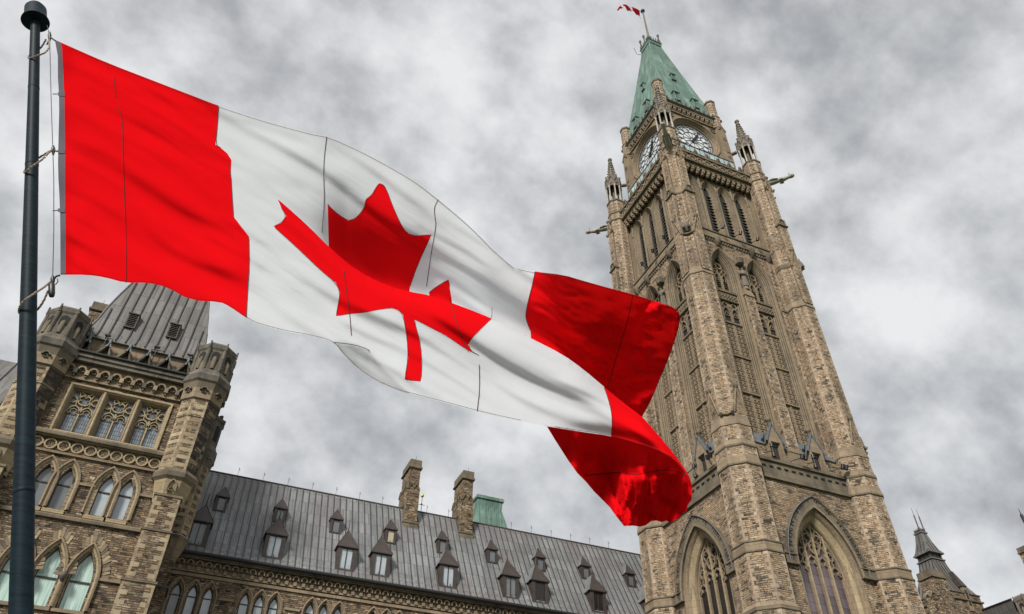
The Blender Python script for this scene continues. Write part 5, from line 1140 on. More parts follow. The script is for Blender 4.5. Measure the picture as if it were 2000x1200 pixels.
# weather vane behind the ridge
WV = empty('weather_vane', (17.0, 60, 24), 'thin weather vane with gilded ball and arrow on the roof behind the ridge, right of the left chimney', 'weather vane')
WV['label'] = 'thin weather vane with gilded ball and arrow, just right of the left chimney'
mb = MB(['dark_metal']); mb.tube([(17, 60, 24), (17, 60, 31.45)], [.05, .025], 5); mb.tube([(16.7, 60, 30.6), (17.3, 60, 30.6)], .025, 4); mb.tube([(16.8, 60, 29.6), (17.25, 60, 29.6)], .02, 4); mb.lathe((17, 60, 30.55), [(.03, 0), (.09, .1), (.03, .2)], 6); mb.build('mast', WV)
mb = MB(['gold']); mb.lathe((17, 60, 31.3), [(.03, 0), (.14, .1), (.16, .2), (.12, .3), (.02, .38)], 9); mb.build('gilded_ball', WV)
mb = MB(['gold']); mb.fbox(FB, 16.75, 17.5, 29.2, 29.27, -60.03, -59.97); mb.fbox(FB, 16.72, 17.0, 29.05, 29.42, -60.03, -59.97); mb.face([FB.P(17.45, 29.0, -60), FB.P(17.8, 29.23, -60), FB.P(17.45, 29.46, -60)]); mb.build('gilded_arrow', WV)
# ================================================================== ventilation tower at the right
VT = empty('ventilation_tower', (69, 54, GZ), 'dark metal louvred roof tower with two spikes and a stone stack, right of the clock tower', 'tower')
VT['label'] = 'small dark metal roof tower with louvres and two spikes'
def R3(px, py, y): r = ROT @ Vector((px - 1000, -(py - 600), -FPX)); return r * (y / r.y)
_v0 = MB.build
def _bz(self, *a, **k):
    self.v = [(x, y, z if z < 27.2 else 27.2 + (z - 27.2) * .875) for x, y, z in self.v]; return _v0(self, *a, **k)
MB.build = _bz
c0 = (70.7, 52.6); k45 = [Fr((*c0, 0), (1, 0, 0), (0, -1, 0)), Fr((*c0, 0), (0, -1, 0), (-1, 0, 0)), Fr((*c0, 0), (0, 1, 0), (1, 0, 0)), Fr((*c0, 0), (-1, 0, 0), (0, 1, 0))]
pr = [(27.9, 2.2), (28.1, 2.05), (29.5, 1.5), (31.2, 1.05), (32.3, .86)]; pr2 = [(33.25, 1.02), (33.5, .88), (34.6, .6), (35.9, .4)]
mb = MB(['brown_metal', 'pavilion_roof', 'void', 'blue_lead'])
for fr in k45:
    for q in (pr, pr2):
        mb.grid([[fr.P(u * h, z, h) for u in (-1, 0, 1)] for z, h in q], 1)
        for k in range(-4, 5):
            u = k * .42; pts = [(z, h) for z, h in q if h > abs(u)]
            for (za, ha), (zb, hb) in zip(pts[:-1], pts[1:]): mb.hexa([fr.P(u - .03, za, ha - .02), fr.P(u + .03, za, ha - .02), fr.P(u + .03, za, ha + .06), fr.P(u - .03, za, ha + .06), fr.P(u - .03, zb, hb - .02), fr.P(u + .03, zb, hb - .02), fr.P(u + .03, zb, hb + .06), fr.P(u - .03, zb, hb + .06)], 0)
    mb.fbox(fr, -1.0, 1.0, 32.3, 32.42, .7, 1.0, 1); mb.fbox(fr, -1.05, 1.05, 33.1, 33.27, .6, 1.08, 1); mb.fbox(fr, -.8, .8, 32.42, 33.1, .5, .7, 2)
    for u in (-.78, -.26, .26, .78): mb.fbox(fr, u - .06, u + .06, 32.42, 33.1, .62, .82, 0)
    for k in range(6): mb.fbox(fr, -.78, .78, 32.47 + k * .1, 32.51 + k * .1, .66, .78, 1)
    mb.fbox(fr, -.5, .5, 35.85, 36.0, .3, .5, 1); mb.fbox(fr, -.4, .4, 36.0, 36.3, .32, .4, 0)
    for k in range(5): mb.tube([fr.P(-.36 + k * .18, 36.25, .37), fr.P(-.36 + k * .18, 36.5, .37)], [.05, .02], 4, 0)
mb.build('roof', VT)
for sx, sy in ((-1, 0), (1, 0)):
    mb = MB(['brown_metal', 'dark_metal']); p = (c0[0] + sx * .36, c0[1] - .3, 36.2); mb.lathe(p, [(.1, 0), (.12, .3), (.06, .4), (.07, 1.9), (.03, 2.0), (.015, 2.9)], 6); mb.build('spike', VT)
mb = MB(['pavilion_stone', 'dressed_stone', 'dark_dressed', 'void'])
mb.box((c0[0] - 2.2, c0[1] - 2.2, GZ), (c0[0] + 2.2, c0[1] + 2.2, 27.85)); mb.box((c0[0] - 2.35, c0[1] - 2.35, 27.0), (c0[0] + 2.35, c0[1] + 2.35, 27.15), 2); mb.box((c0[0] - 2.3, c0[1] - 2.3, 27.8), (c0[0] + 2.3, c0[1] + 2.3, 27.9), 2)
f = Fr((*c0, 0), (1, 0, 0), (0, -1, 0)); mb.fbox(f, .1, .6, 26.0, 28.6, 2.0, 2.3, 1); mb.face([f.P(.2, 26.5, 2.31), f.P(.5, 26.5, 2.31), f.P(.5, 28.2, 2.31), f.P(.2, 28.2, 2.31)], 3)
mb.build('wall', VT)
mb = MB(['brown_metal']); mb.hexa([f.P(.0, 28.6, 2.4), f.P(.7, 28.6, 2.4), f.P(.7, 28.6, 1.2), f.P(.0, 28.6, 1.2), f.P(.3, 30.6, 1.7), f.P(.4, 30.6, 1.7), f.P(.4, 30.6, 1.2), f.P(.3, 30.6, 1.2)]); mb.build('dormer_roof', VT)
MB.build = _v0
p = R3(1797, 1115, 47.5)
chimney(63.4, 65.2, 47.6, 49.2, 20.0, 28.0, None).build('chimney', VT)
# ================================================================== far right wing and its pavilion
W3 = empty('wing_building', (70, 60, GZ), 'grey metal roof slope low at the right edge, right of the dark roof tower', 'building')
W3['label'] = 'grey metal roof slope low between the dark roof tower and the right edge turret'
a0, a1 = R3(1895, 1200, 52), R3(1975, 1170, 46.5)
mb = MB(['pavilion_roof', 'brown_metal', 'pavilion_stone'])
d = (a1 - a0); a0 = a0 - d * .8
dn = Vector((1.2, 1.0, -6)) * .6
mb.face([a0, a1, a1 + dn, a0 + dn]); 
for k in range(12):
    q = a0.lerp(a1, k / 11); mb.tube([q, q + dn], .03, 4, 0)
mb.tube([a0, a1], .08, 5, 1)
mb.face([a0, a1, a1 + Vector((6, 3, -2)), a0 + Vector((6, 3, -2))])
mb.build('roof', W3)
mb = MB(['wing_stone']); mb.box((66, 47.5, GZ), (72, 60, 20.0)); mb.build('wall', W3)
P3 = empty('corner_pavilion', (72, 44, GZ), 'stone turret, tall stack and dark spire cut off by the right edge of the photo', 'building')
c = R3(1999, 1168, 46)
mb = turret(c.x + .3, c.y, c.z - 28.9, P3, .95, zlow=GZ, bottom=False); mb.build('corner_turret', P3)
c = R3(2012, 1060, 55)
chimney(c.x, c.x + 2.4, 55, 57, c.z - 12, c.z, None).build('chimney', P3)
c = R3(1985, 993, 60); mb = MB(['dark_metal', 'brown_metal']); mb.lathe((c.x + .4, 60, c.z - 6), [(1.2, -3), (.75, 0), (.7, .3), (.3, .6), (.16, 3.5), (.22, 4.9), (.2, 5.1), (.08, 5.2), (.03, 6.0)], 8); mb.build('spire', P3)
mb = MB(['pavilion_stone']); mb.box((78, 46, GZ), (90, 62, 24)); mb.build('wall', P3)
# ================================================================== the large flag: cloth traced in sheets, each with its own depth
def pole_d(y): return 1 / (1 / 6 + (1 / 10 - 1 / 6) * (1200 - y) / 1155)
def pline(pts, x, ax=0):
    """value of the other coordinate of a polyline at x"""
    b = 1 - ax
    if x <= pts[0][ax]: return pts[0][b]
    for p, q in zip(pts[:-1], pts[1:]):
        if x <= q[ax]: return p[b] + (q[b] - p[b]) * (x - p[ax]) / max(1e-6, q[ax] - p[ax])
    return pts[-1][b]
def dens(pts, st=7, closed=False):
    P_ = list(pts) + ([pts[0]] if closed else []); o = []
    for p, q in zip(P_[:-1], P_[1:]):
        n = max(1, round(math.dist(p, q) / st)); o += [(p[0] + (q[0] - p[0]) * k / n, p[1] + (q[1] - p[1]) * k / n) for k in range(n)]
    return o if closed else o + [P_[-1]]
def smooth(pts, it=1):
    for _ in range(it):
        o = [pts[0]]
        for p, q in zip(pts[:-1], pts[1:]): o += [(p[0] * .75 + q[0] * .25, p[1] * .75 + q[1] * .25), (p[0] * .25 + q[0] * .75, p[1] * .25 + q[1] * .75)]
        pts = o + [pts[-1]]
    return pts
TOPE = smooth([(107, 78), (150, 97), (207, 122), (300, 158), (365, 183), (427, 207), (500, 231), (560, 248), (612, 262), (640, 266), (700, 292), (760, 324), (810, 353), (855, 388), (920, 443), (965, 490), (1003, 522)]) 
TOPE2 = smooth([(1003, 522), (1045, 531), (1100, 537), (1140, 549), (1190, 563), (1240, 576), (1290, 592), (1315, 600), (1328, 612), (1328, 630), (1320, 660), (1306, 700), (1290, 738), (1275, 775), (1262, 800), (1254, 814)])
RIDGE = smooth([(541, 388), (560, 404), (600, 440), (650, 490), (700, 531), (760, 560), (800, 570), (840, 577), (905, 600), (960, 622), (1000, 642), (1035, 660), (1100, 693), (1140, 722), (1180, 756), (1215, 785), (1254, 814)])
RIDGE2 = smooth([(1254, 814), (1300, 866), (1330, 905), (1346, 928), (1352, 950)])
SEAM = smooth([(113, 150), (200, 185), (300, 240), (400, 298), (480, 345), (541, 388)])
BOT = smooth([(118, 537), (170, 537), (205, 542), (245, 553), (285, 552), (325, 560), (372, 587), (430, 590), (447, 598), (482, 622), (500, 633), (560, 649), (600, 655), (652, 668), (670, 692), (700, 722), (735, 745), (775, 763), (805, 771), (860, 785), (930, 804), (1000, 820), (1068, 833)])
BOT2 = smooth([(1068, 833), (1130, 843), (1195, 852), (1250, 867), (1300, 885), (1332, 912), (1352, 950)])
HOIST_U = [(107, 78), (113, 110), (113, 150)]; HOIST_L = smooth([(113, 150), (116, 200), (114, 280), (113, 330), (117, 400), (118, 470), (118, 537)])
HEADB = [(117, 78), (121, 92), (124, 150), (126, 200), (127, 280), (127, 350), (127, 400), (128, 470), (128, 545)]
LBAR = [(428, 200), (427, 207), (425, 240), (421, 283), (431, 289), (444, 300), (452, 313), (451, 340), (453, 380), (456, 423), (472, 444), (486, 462), (487, 480), (487, 520), (484, 560), (481, 622), (481, 640)]
LEAF_U = [(640, 399), (648, 408), (662, 420), (680, 431), (692, 428), (703, 418), (712, 404), (714, 390), (726, 381), (735, 365), (741, 358), (750, 362), (757, 375), (768, 405), (780, 432), (790, 450), (800, 458), (815, 461), (843, 458), (832, 482), (815, 520), (801, 560), (795, 600), (700, 580), (643, 520), (641, 440)]
LEAF_U2 = [(838, 572), (850, 562), (876, 546), (878, 560), (883, 590), (880, 615), (840, 600)]
LEAF_L = [(541, 386), (549, 405), (559, 422), (549, 436), (534, 442), (548, 455), (565, 470), (595, 498), (625, 527), (656, 553), (664, 572), (660, 596), (656, 618), (685, 613), (712, 611), (740, 605), (765, 602), (778, 606), (787, 615), (795, 660), (797, 700), (790, 742), (806, 744), (822, 745), (824, 710), (821, 670), (809, 626), (812, 625), (840, 640), (870, 655), (912, 684), (926, 690), (939, 696), (922, 687), (914, 674), (920, 663), (935, 647), (950, 632), (961, 622), (961, 600), (905, 560), (840, 530), (760, 520), (700, 500), (640, 450), (600, 410)]
RB_U = [(1045, 520), (1045, 531), (1040, 556), (1031, 590), (1026, 617), (1030, 632), (1036, 645), (1037, 660), (1037, 720), (1400, 900), (1400, 500)]
RB_L = [(1180, 740), (1180, 757), (1187, 776), (1194, 802), (1196, 825), (1194, 852), (1194, 880), (1400, 1000), (1400, 740)]
def inpoly(P_, x, y):
    c = False; j = len(P_) - 1
    for i in range(len(P_)):
        xi, yi = P_[i]; xj, yj = P_[j]
        if (yi > y) != (yj > y) and x < (xj - xi) * (y - yi) / (yj - yi) + xi: c = not c
        j = i
    return c
def ss(a, b, x): x = max(0, min(1, (x - a) / (b - a))); return x * x * (3 - 2 * x)
def nse(x, y, z=0): return noise.noise(Vector((x, y, z)))
def crease(x, y, x0, y0, x1, y1, w_, amp):
    """a soft pull fold along a segment"""
    dx_, dy_ = x1 - x0, y1 - y0; L2 = dx_ * dx_ + dy_ * dy_; t_ = ((x - x0) * dx_ + (y - y0) * dy_) / L2
    f = ss(-.25, .15, t_) * (1 - ss(.75, 1.25, t_)); d = ((x - x0) * dy_ - (y - y0) * dx_) / math.sqrt(L2)
    return amp * f * math.exp(-(d / w_) ** 2)
CRS = [(130, 95, 420, 235, 16, .05), (150, 130, 420, 300, 22, -.06), (160, 300, 430, 480, 26, .05), (250, 330, 470, 470, 20, -.06), (200, 430, 330, 520, 20, .05), (330, 460, 470, 580, 24, .06), (270, 250, 440, 330, 14, .04), (150, 210, 300, 320, 14, -.035),
       (520, 280, 700, 345, 26, -.07), (640, 300, 760, 380, 20, .06), (660, 330, 820, 390, 24, -.06), (760, 330, 900, 440, 18, .05), (850, 400, 980, 530, 30, -.12), (840, 440, 990, 580, 34, .08),
       (500, 330, 600, 420, 18, -.05), (500, 520, 640, 640, 26, .07), (450, 480, 600, 560, 20, -.05), (560, 540, 700, 660, 24, -.08), (640, 600, 760, 740, 22, .06), (820, 650, 960, 740, 26, -.06), (930, 720, 1150, 800, 26, .07), (980, 660, 1160, 760, 26, -.06),
       (1060, 560, 1180, 640, 30, .12), (1080, 620, 1160, 740, 26, -.08), (1240, 600, 1300, 700, 18, .07), (1230, 640, 1290, 760, 14, -.06), (1180, 700, 1250, 760, 14, .06), (150, 140, 300, 205, 9, .025), (240, 160, 420, 222, 10, -.03), (470, 240, 600, 285, 10, .03), (300, 420, 480, 560, 16, -.035), (380, 400, 480, 500, 12, .03)]
def sawf(q):
    q -= math.floor(q); return q / .7 if q < .7 else 1 - ss(.7, 1, q)
def common(x, y):
    a = .6 + .4 * ss(118, 520, x); a *= ss(116, 150, x); s_, t_ = x * .85 + y * .53, y * .85 - x * .53
    d = a * (.12 * math.sin(t_ / 95 + .8 + s_ / 700) + .05 * math.sin(t_ / 47 + s_ / 260 + 1.3) + .03 * nse(s_ / 260, t_ / 60))
    wt = t_ + 26 * nse(s_ / 260, t_ / 170, 11) + .05 * s_ * math.sin(t_ / 140)
    for P_, A_, k_, lo_ in ((78, .058, 31, -.1), (43, .026, 32, -.02)):
        q = wt / P_ + k_ * .37; q -= math.floor(q); f_ = q / .66 if q < .66 else 1 - ss(.66, 1, q)
        f_ = f_ * f_ * (3 - 2 * f_) * .5 + f_ * .5
        d -= a * A_ * ss(lo_, lo_ + .38, nse(s_ / 230, t_ / 110, k_)) * f_
    d += a * .006 * nse(wt / 9, s_ / 150, 51) * ss(-.1, .3, nse(s_ / 120, t_ / 90, 52))
    for c in CRS: d += crease(x, y, *c) * (.5 if c[4] > 15 else .8)
    d += .0022 * nse(s_ / 34, t_ / 4.5, 9) * a
    d += .03 * ss(60, 0, abs(x - 118)) * math.sin(y / 19)
    return d
def fdepth(layer, x, y):
    yr = pline(RIDGE + RIDGE2[1:], x) if x > 541 else pline(SEAM, x); q = (y - yr) * .85; r = ss(541, 760, x)
    d = pole_d(min(y, 1040)) + common(x, y)
    if layer == 'U':
        k_ = ss(600, 680, x) * (1 - ss(820, 960, x)); wv = 46 + 34 * k_
        d += r * (.30 + (.32 + .42 * k_) * math.exp(-((q + 0) / wv) ** 2)) + .45 * ss(1030, 1330, x)
        g_ = ss(1030, 1090, x); top = pline(TOPE2, x) if x < 1320 else 620; e = y - top
        d += -1.15 * g_ * (1 - ss(-60, 105 + 34 * math.sin(x / 25 + 1), e)) + .12 * g_ * nse(x / 44, y / 20, 5) * ss(1090, 1180, x)
        d -= .07 * g_ * sawf((y * .95 - x * .25) / 34 + nse(x / 70, y / 60, 43)) * ss(-.2, .3, nse(x / 80, y / 90, 44)) + .03 * g_ * sawf((y * .9 - x * .5) / 15 + .6 * nse(x / 40, y / 40, 45))
        d += .22 * ss(1180, 1260, x) * math.sin((y * .8 + x * .5) / 17 + 2 * nse(x / 50, y / 50, 8)) * .35
    elif layer == 'L':
        d += r * (-.10 * math.exp(-((q - 34) / 30) ** 2) + .13 * math.exp(-(q / 9) ** 2) if q > -30 else 0)
        if 640 < x < 830:   # the curl under the lower hem
            e = y - pline([(640, 664), (700, 674), (722, 686), (750, 722), (800, 768), (830, 800)], x); d += .0035 * max(0, e) * ss(640, 665, x)
        if x > 1068:
            e = pline(BOT2, x) - y; d += .10 * math.exp(-(e / 16) ** 2) * ss(1068, 1160, x)
        d += -.25 * ss(1180, 1352, x)
    else:
        e = max(0, y - pline(BOT2, min(x, 1351))); d = pole_d(min(pline(BOT2, x), 1040)) + common(x, pline(BOT2, x)) + .10 * ss(1068, 1160, x) - .25 * ss(1180, 1352, x)
        d += .34 * ss(0, 40, e) - .0022 * max(0, e - 30) + ss(0, 30, e) * (.20 * math.sin(x / 23 + y / 70 + 1.5 * nse(x / 70, y / 70, 6)) - .13 * sawf((x - .25 * (y - 900)) / 37 + .9 * nse(x / 60, y / 80, 41)) * (.35 + .65 * ss(905, 935, y)) - .045 * sawf((x + .2 * y) / 15 + .5 * nse(x / 40, y / 50, 42)) * ss(920, 940, y) + .16 * nse(x / 24, y / 60, 2) + .07 * nse(x / 8, y / 34, 4) * ss(915, 960, y) + .05 * math.exp(-((y - 925) / 7) ** 2))
    return d
BIG = empty('flag', unproj(118, 300, pole_d(300)), 'huge red and white maple leaf flag billowing in the foreground', 'flag')
BIG.name = 'flag'
parts_ = {}
def sheet(layer, outline, curves, colour, cut=5):
    pts = []; edges = []; idx = {}
    def vid(p):
        k = (round(p[0], 2), round(p[1], 2))
        if k not in idx: idx[k] = len(pts); pts.append(Vector(k))
        return idx[k]
    def addline(l, closed):
        v = [vid(p) for p in l]
        for a, b in zip(v, v[1:] + ([v[0]] if closed else [])):
            if a != b: edges.append((a, b))
    addline(outline, True)
    for c in curves: addline(dens(c, cut, True), True)
    for l in ([dens(HEADB, cut)] if layer in 'UL' else []): addline(l, False)
    xs = [p[0] for p in outline]; ys = [p[1] for p in outline]; g = cut
    far = outline + [q for c in curves for q in dens(c, cut, True)]
    cells = set((int(p[0] // (g * .7)), int(p[1] // (g * .7))) for p in far)
    j = 0; y = min(ys)
    while y < max(ys):
        x = min(xs) + (g / 2 if j % 2 else 0)
        while x < max(xs):
            if inpoly(outline, x, y) and (int(x // (g * .7)), int(y // (g * .7))) not in cells: vid((x, y))
            x += g
        y += g * .87; j += 1
    vs, es, fs, *_ = delaunay_2d_cdt(pts, edges, [], 0, 1e-4)
    P3 = [unproj(p.x, p.y, fdepth(layer, p.x, p.y)) for p in vs]
    for f in fs:
        cx_ = sum(vs[i].x for i in f) / 3; cy_ = sum(vs[i].y for i in f) / 3
        if not inpoly(outline, cx_, cy_): continue
        m_ = colour(cx_, cy_); key = 'heading' if m_ == 2 else 'cloth'
        a, b, c = [vs[i] for i in f]
        if (b.x - a.x) * (c.y - a.y) - (b.y - a.y) * (c.x - a.x) > 0: f = f[::-1]
        parts_[key].face([P3[i] for i in f], m_, True)
        parts_[key + 'uv'] = parts_.get(key + 'uv', []) + [] if 0 else None
parts_['cloth'] = MB(['flag_red', 'flag_white', 'flag_heading']); parts_['heading'] = MB(['flag_red', 'flag_white', 'flag_heading'])
def col_left(x, y):
    if x < pline(HEADB, y, 1): return 2
    if x < pline(LBAR, y, 1): return 0
    return None
def colU(x, y):
    c = col_left(x, y)
    if c is not None: return c
    return 0 if inpoly(LEAF_U, x, y) or inpoly(LEAF_U2, x, y) or inpoly(RB_U, x, y) else 1
def colL(x, y):
    c = col_left(x, y)
    if c is not None: return c
    return 0 if inpoly(LEAF_L, x, y) or inpoly(RB_L, x, y) else 1
LB = LBAR + [(470, 660), (90, 660), (90, 60), (428, 60)]
hid = [(x, y + 34 * ss(541, 640, x) * (1 - ss(1200, 1254, x))) for x, y in dens(RIDGE, 7)]
outU = dens(TOPE, 7)[:-1] + dens(TOPE2, 7)[:-1] + hid[::-1][:-1] + dens(SEAM, 7)[::-1][:-1] + dens(HOIST_U, 7)[::-1][:-1]
sheet('U', outU, [LB, LEAF_U, LEAF_U2, RB_U], colU)
outL = dens(SEAM, 7)[:-1] + dens(RIDGE, 7)[:-1] + dens(RIDGE2, 7)[:-1] + dens(BOT2, 7)[::-1][:-1] + dens(BOT, 7)[::-1][:-1] + dens(HOIST_L, 7)[::-1][:-1]
sheet('L', outL, [LB, LEAF_L, RB_L], colL)
# hidden pleat joining the upper sheet to the lip of the lower one
rd = dens(RIDGE, 7)
for (a, b, c, d) in zip(rd[:-1], rd[1:], hid[:-1], hid[1:]):
    if a[0] < 560: continue
    parts_['cloth'].face([unproj(*a, fdepth('L', *a)), unproj(*b, fdepth('L', *b)), unproj(*d, fdepth('U', *d)), unproj(*c, fdepth('U', *c))], 0 if a[0] > 1040 else 1, True)
TAIL = [(1068, 833), (1085, 861), (1110, 900), (1128, 925), (1145, 942), (1160, 960), (1176, 976), (1190, 990), (1203, 1008), (1219, 1028), (1236, 1027), (1250, 1029), (1262, 1026), (1272, 1018), (1282, 1017), (1292, 1020), (1302, 1017), (1310, 1022), (1318, 1016), (1326, 1013), (1331, 1004), (1341, 998), (1344, 986), (1351, 976), (1352, 950)]
outT = dens(BOT2, 7)[:-1] + dens(TAIL, 7)[::-1][:-1]
sheet('T', outT, [], lambda x, y: 0, 5)
o = parts_['cloth'].build('flag_cloth', BIG, weld=True); parts_['heading'].build('hoist_band', BIG, weld=True)
def reuv(o):
    me = o.data; u = me.uv_layers['uv'].data; RT = ROT.transposed(); org = WL[o]
    for lp in me.loops:
        c = RT @ (me.vertices[lp.vertex_index].co + org); px, py = 1000 + FPX * c.x / -c.z, 600 - FPX * c.y / -c.z
        u[lp.index].uv = ((px * .85 + py * .53) / 200, (py * .85 - px * .53) / 200)
reuv(o)
# stitched seams
def stitch(layer, pts, wd=1.3, ex=0):
    mb = MB(['flag_stitch']); pts = dens(smooth(pts), 5); wd *= .85
    for a, b in zip(pts[:-1], pts[1:]):
        d = Vector((b[0] - a[0], b[1] - a[1])).normalized(); n = Vector((-d.y, d.x)) * wd / 2
        q = [(a[0] - n.x, a[1] - n.y), (a[0] + n.x, a[1] + n.y), (b[0] + n.x, b[1] + n.y), (b[0] - n.x, b[1] - n.y)]
        D_ = [fdepth(layer, *a) - .012, fdepth(layer, *a) - .012, fdepth(layer, *b) - .012, fdepth(layer, *b) - .012]
        mb.face([unproj(*p, dd) for p, dd in zip(q, D_)])
    mb.build('seam', BIG)
for lay, pts in (('U', [(208, 122), (210, 134)]), ('U', [(222, 148), (224, 168), (227, 190)]), ('L', [(228, 205), (236, 222), (240, 245), (240, 300), (243, 380), (246, 460), (246, 553)]),
                 ('U', [(638, 267), (633, 310), (632, 345), (634, 390), (629, 455)]), ('L', [(672, 528), (675, 560), (683, 610), (686, 655)]),
                 ('U', [(856, 390), (848, 405), (849, 422), (852, 440), (843, 490), (833, 560)]), ('L', [(878, 582), (888, 620), (900, 655), (915, 686)]), ('L', [(936, 712), (937, 760), (932, 803)]),
                 ('U', [(1236, 577), (1228, 620), (1212, 670), (1200, 712), (1188, 755)]), ('T', [(1142, 930), (1170, 926), (1210, 923), (1240, 928), (1275, 921), (1310, 917), (1345, 930)]),
                 ('U', [(427, 208), (425, 240), (421, 283), (431, 289)]), ('L', [(444, 318), (451, 340), (453, 380), (456, 423)]), ('L', [(486, 464), (487, 520), (484, 560), (481, 620)]),
                 ('U', LEAF_U[:22]), ('U', LEAF_U2[:4]), ('L', LEAF_L[1:40]), ('U', RB_U[1:7]), ('L', RB_L[1:6]), ('L', [(652, 669), (690, 673), (718, 682), (722, 686)])):
    stitch(lay, pts, 1.5 if len(pts) < 12 else 1.1)
def hem(layer, line, off):
    pts = [(x + off[0], y + off[1]) for x, y in line]; stitch(layer, pts, .9)
hem('U', TOPE[2:], (0, 2.5)); hem('L', BOT[:-2], (0, -2.5)); hem('U', TOPE2[1:-2], (-1.5, 2.5)); hem('L', BOT2[1:-1], (0, -2))
# ------------------------------------------------------------------ flagpole
def pp(y, dx=0): return unproj(41 + (69 - 41) * (1200 - y) / 1155 + dx, y, pole_d(y))
pb, pt = pp(1200), pp(45); v = (pb - pt); base = pb + v * ((pb.z - GZ) / -v.z) if 0 else pt + v * ((GZ - pt.z) / v.z)
FP = empty('flagpole', base, 'dark blue green painted flagpole with a round cap at the left of the photo', 'flagpole')
mb = MB(['pole_paint', 'dark_metal']); n = 40; L_ = (pt - base).length; rt = 8.2 * pole_d(60) / FPX; rb = 21.5 * 6 / FPX; Lb = (pb - base).length
mb.tube([base.lerp(pt, k / n) for k in range(n + 1)], [rb + (rt - rb) * ((k / n * L_ - Lb) / (L_ - Lb)) for k in range(n + 1)], 28, 0)
mb.build('pole', FP, origin=base)
ax = (pt - base).normalized()
for yy in (172, 322, 962):
    q = pp(yy); f_ = (q - base).length / L_; r_ = rb + (rt - rb) * ((f_ * L_ - Lb) / (L_ - Lb)); mb = MB(['pole_paint']); mb.tube([q - ax * .02, q - ax * .015, q + ax * .015, q + ax * .02], [r_ * 1.0, r_ * 1.035, r_ * 1.035, r_ * 1.0], 28); mb.build('pole_joint', FP)
mb = MB(['pole_paint', 'black_plastic']); c = pt
R_ = .168
mb.tube([c - ax * .02, c - ax * .02, c + ax * .005], [rt, R_ * .55, R_ * .56], 28, 1, True, False)
mb.tube([c + ax * .0, c - ax * .0, c + ax * .03], [rt, R_ * .96, R_], 32, 1)
mb.tube([c + ax * .03, c + ax * .05, c + ax * .07, c + ax * .3, c + ax * .36], [R_, R_ * .97, R_ * .8, R_ * .78, R_ * .6], 32, 0)
mb.build('truck_cap', FP)
# ------------------------------------------------------------------ halyard, loops, snaps and counterweight
HY = empty('halyard', unproj(100, 70, pole_d(70)), 'thin halyard with rope loops round the pole and metal snaps on the flag edge', 'rope')
def rp(x, y, dd=0): return unproj(x, y, pole_d(y) + dd)
mb = MB(['dark_metal']); mb.tube([rp(92, 50), rp(95, 62), rp(97, 80), rp(100, 200), rp(103, 290), rp(105, 350), rp(105, 450), rp(103, 535), rp(101, 550)], .0045, 5); mb.build('cable', HY)
def rope(pts, r=.011, closed=False):
    mb = MB(['rope']); pts = [Vector(p) for p in pts]; P2 = []
    for a, b in zip(pts[:-1], pts[1:]):
        n = max(2, int((b - a).length / .012)); P2 += [a.lerp(b, k / n) for k in range(n)]
    P2.append(pts[-1])
    for ph in (0, 2.09, 4.19):   # three laid strands
        path = []
        for i, p in enumerate(P2):
            d = (P2[min(i + 1, len(P2) - 1)] - P2[max(i - 1, 0)]).normalized(); u = d.cross(Vector((.3, .2, .9))).normalized(); w_ = d.cross(u); a = i * .55 + ph
            path.append(p + (u * math.cos(a) + w_ * math.sin(a)) * r * .5)
        mb.tube(path, r * .62, 5)
    mb.build('rope_loop', HY)
def cat(pts, n=6):
    P_ = [pts[0]] + list(pts) + [pts[-1]]; o = []
    for i in range(1, len(P_) - 2):
        p0, p1, p2, p3 = [Vector(q) for q in P_[i - 1:i + 3]]
        for k in range(n): t = k / n; o.append(.5 * ((2 * p1) + (p2 - p0) * t + (2 * p0 - 5 * p1 + 4 * p2 - p3) * t * t + (3 * p1 - p0 - 3 * p2 + p3) * t ** 3))
    return o + [Vector(P_[-2])]
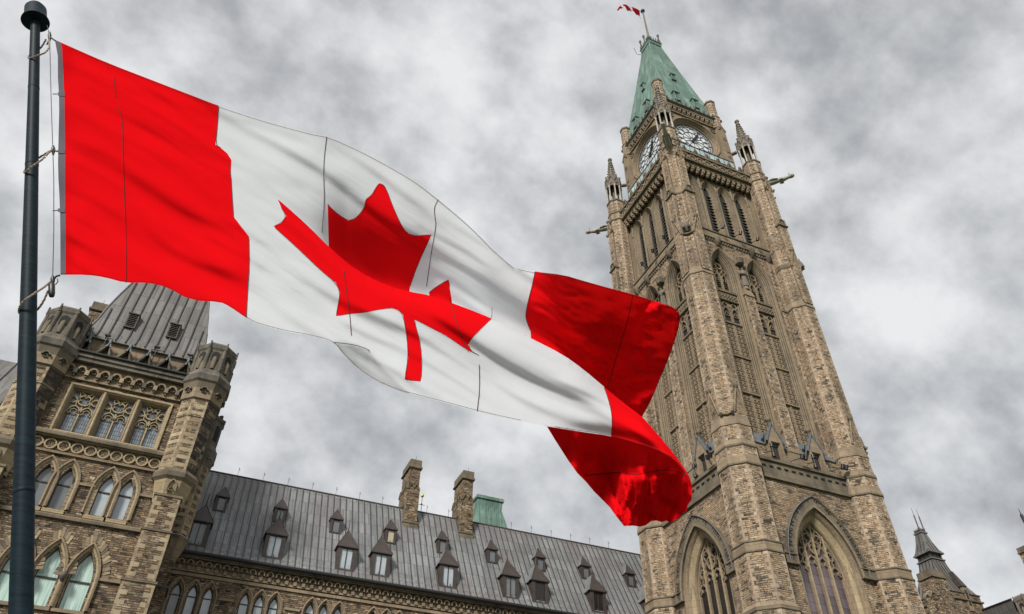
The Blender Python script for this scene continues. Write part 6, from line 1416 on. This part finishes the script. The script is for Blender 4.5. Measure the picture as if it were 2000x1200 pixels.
rope(cat([rp(96, 79, -.02), rp(96, 92, -.06), rp(88, 103, -.12), rp(70, 110, -.13), rp(57, 114, -.08), rp(56, 110, .05), rp(66, 104, .12), rp(80, 93, .08), rp(90, 77, .0)]))
rope(cat([rp(103, 292, -.02), rp(94, 300, -.06), rp(82, 312, -.12), rp(62, 326, -.15), rp(49, 337, -.1), rp(48, 334, .04), rp(60, 320, .14), rp(80, 306, .1), rp(100, 294, .0)]))
rope(cat([rp(98, 551, -.02), rp(85, 562, -.08), rp(65, 575, -.15), rp(45, 590, -.16), rp(37, 605, -.08), rp(40, 614, .04), rp(55, 618, .15), rp(72, 606, .1), rp(84, 590, .03), rp(94, 568, 0)]))
for (x, y, x2, y2) in ((97, 72, 108, 80), (103, 184, 112, 184), (104, 294, 114, 296), (103, 412, 113, 411), (103, 548, 117, 538)):
    mb = MB(['black_plastic']); big = y in (72, 294, 548)
    r_ = .022 if big else .012
    mb.tube([rp(x, y - 9 if big else y - 3), rp(x, y - 3), rp(x, y + 3), rp(x, y + (9 if big else 3))], [r_ * .5, r_, r_ * .9, r_ * .4], 8)
    mb.tube([rp(x, y), rp((x + x2) / 2, (y + y2) / 2 - (3 if y == 548 else 0)), unproj(x2, y2, fdepth('L' if y > 100 else 'U', x2, y2))], r_ * .5, 6)
    if y == 548: mb.tube([rp(104, 553), rp(109, 556), rp(113, 550), rp(112, 545)], .006, 5)
    mb.build('snap_hook', HY)
mb = MB(['dark_metal']); mb.tube([rp(98, 76), rp(94, 84), rp(91, 88)], [.012, .016, .006], 6); mb.build('toggle', HY)
CW = MB(['black_plastic']); CW.tube([rp(101, 552), rp(101, 555), rp(101, 558), rp(101, 574), rp(101, 579), rp(101, 580.5)], [.012, .022, .031, .031, .024, .01], 14)
for y in (184, 296, 411):
    mb = MB(['flag_heading']); a, b, c, d = (113, y - 3.5), (126.5, y - 4), (126.5, y + 4), (113, y + 3.5); mb.face([unproj(*p, fdepth('L', *p) - .012) for p in (a, b, c, d)]); mb.build('hoist_patch', BIG)
CW.build('counterweight', HY)
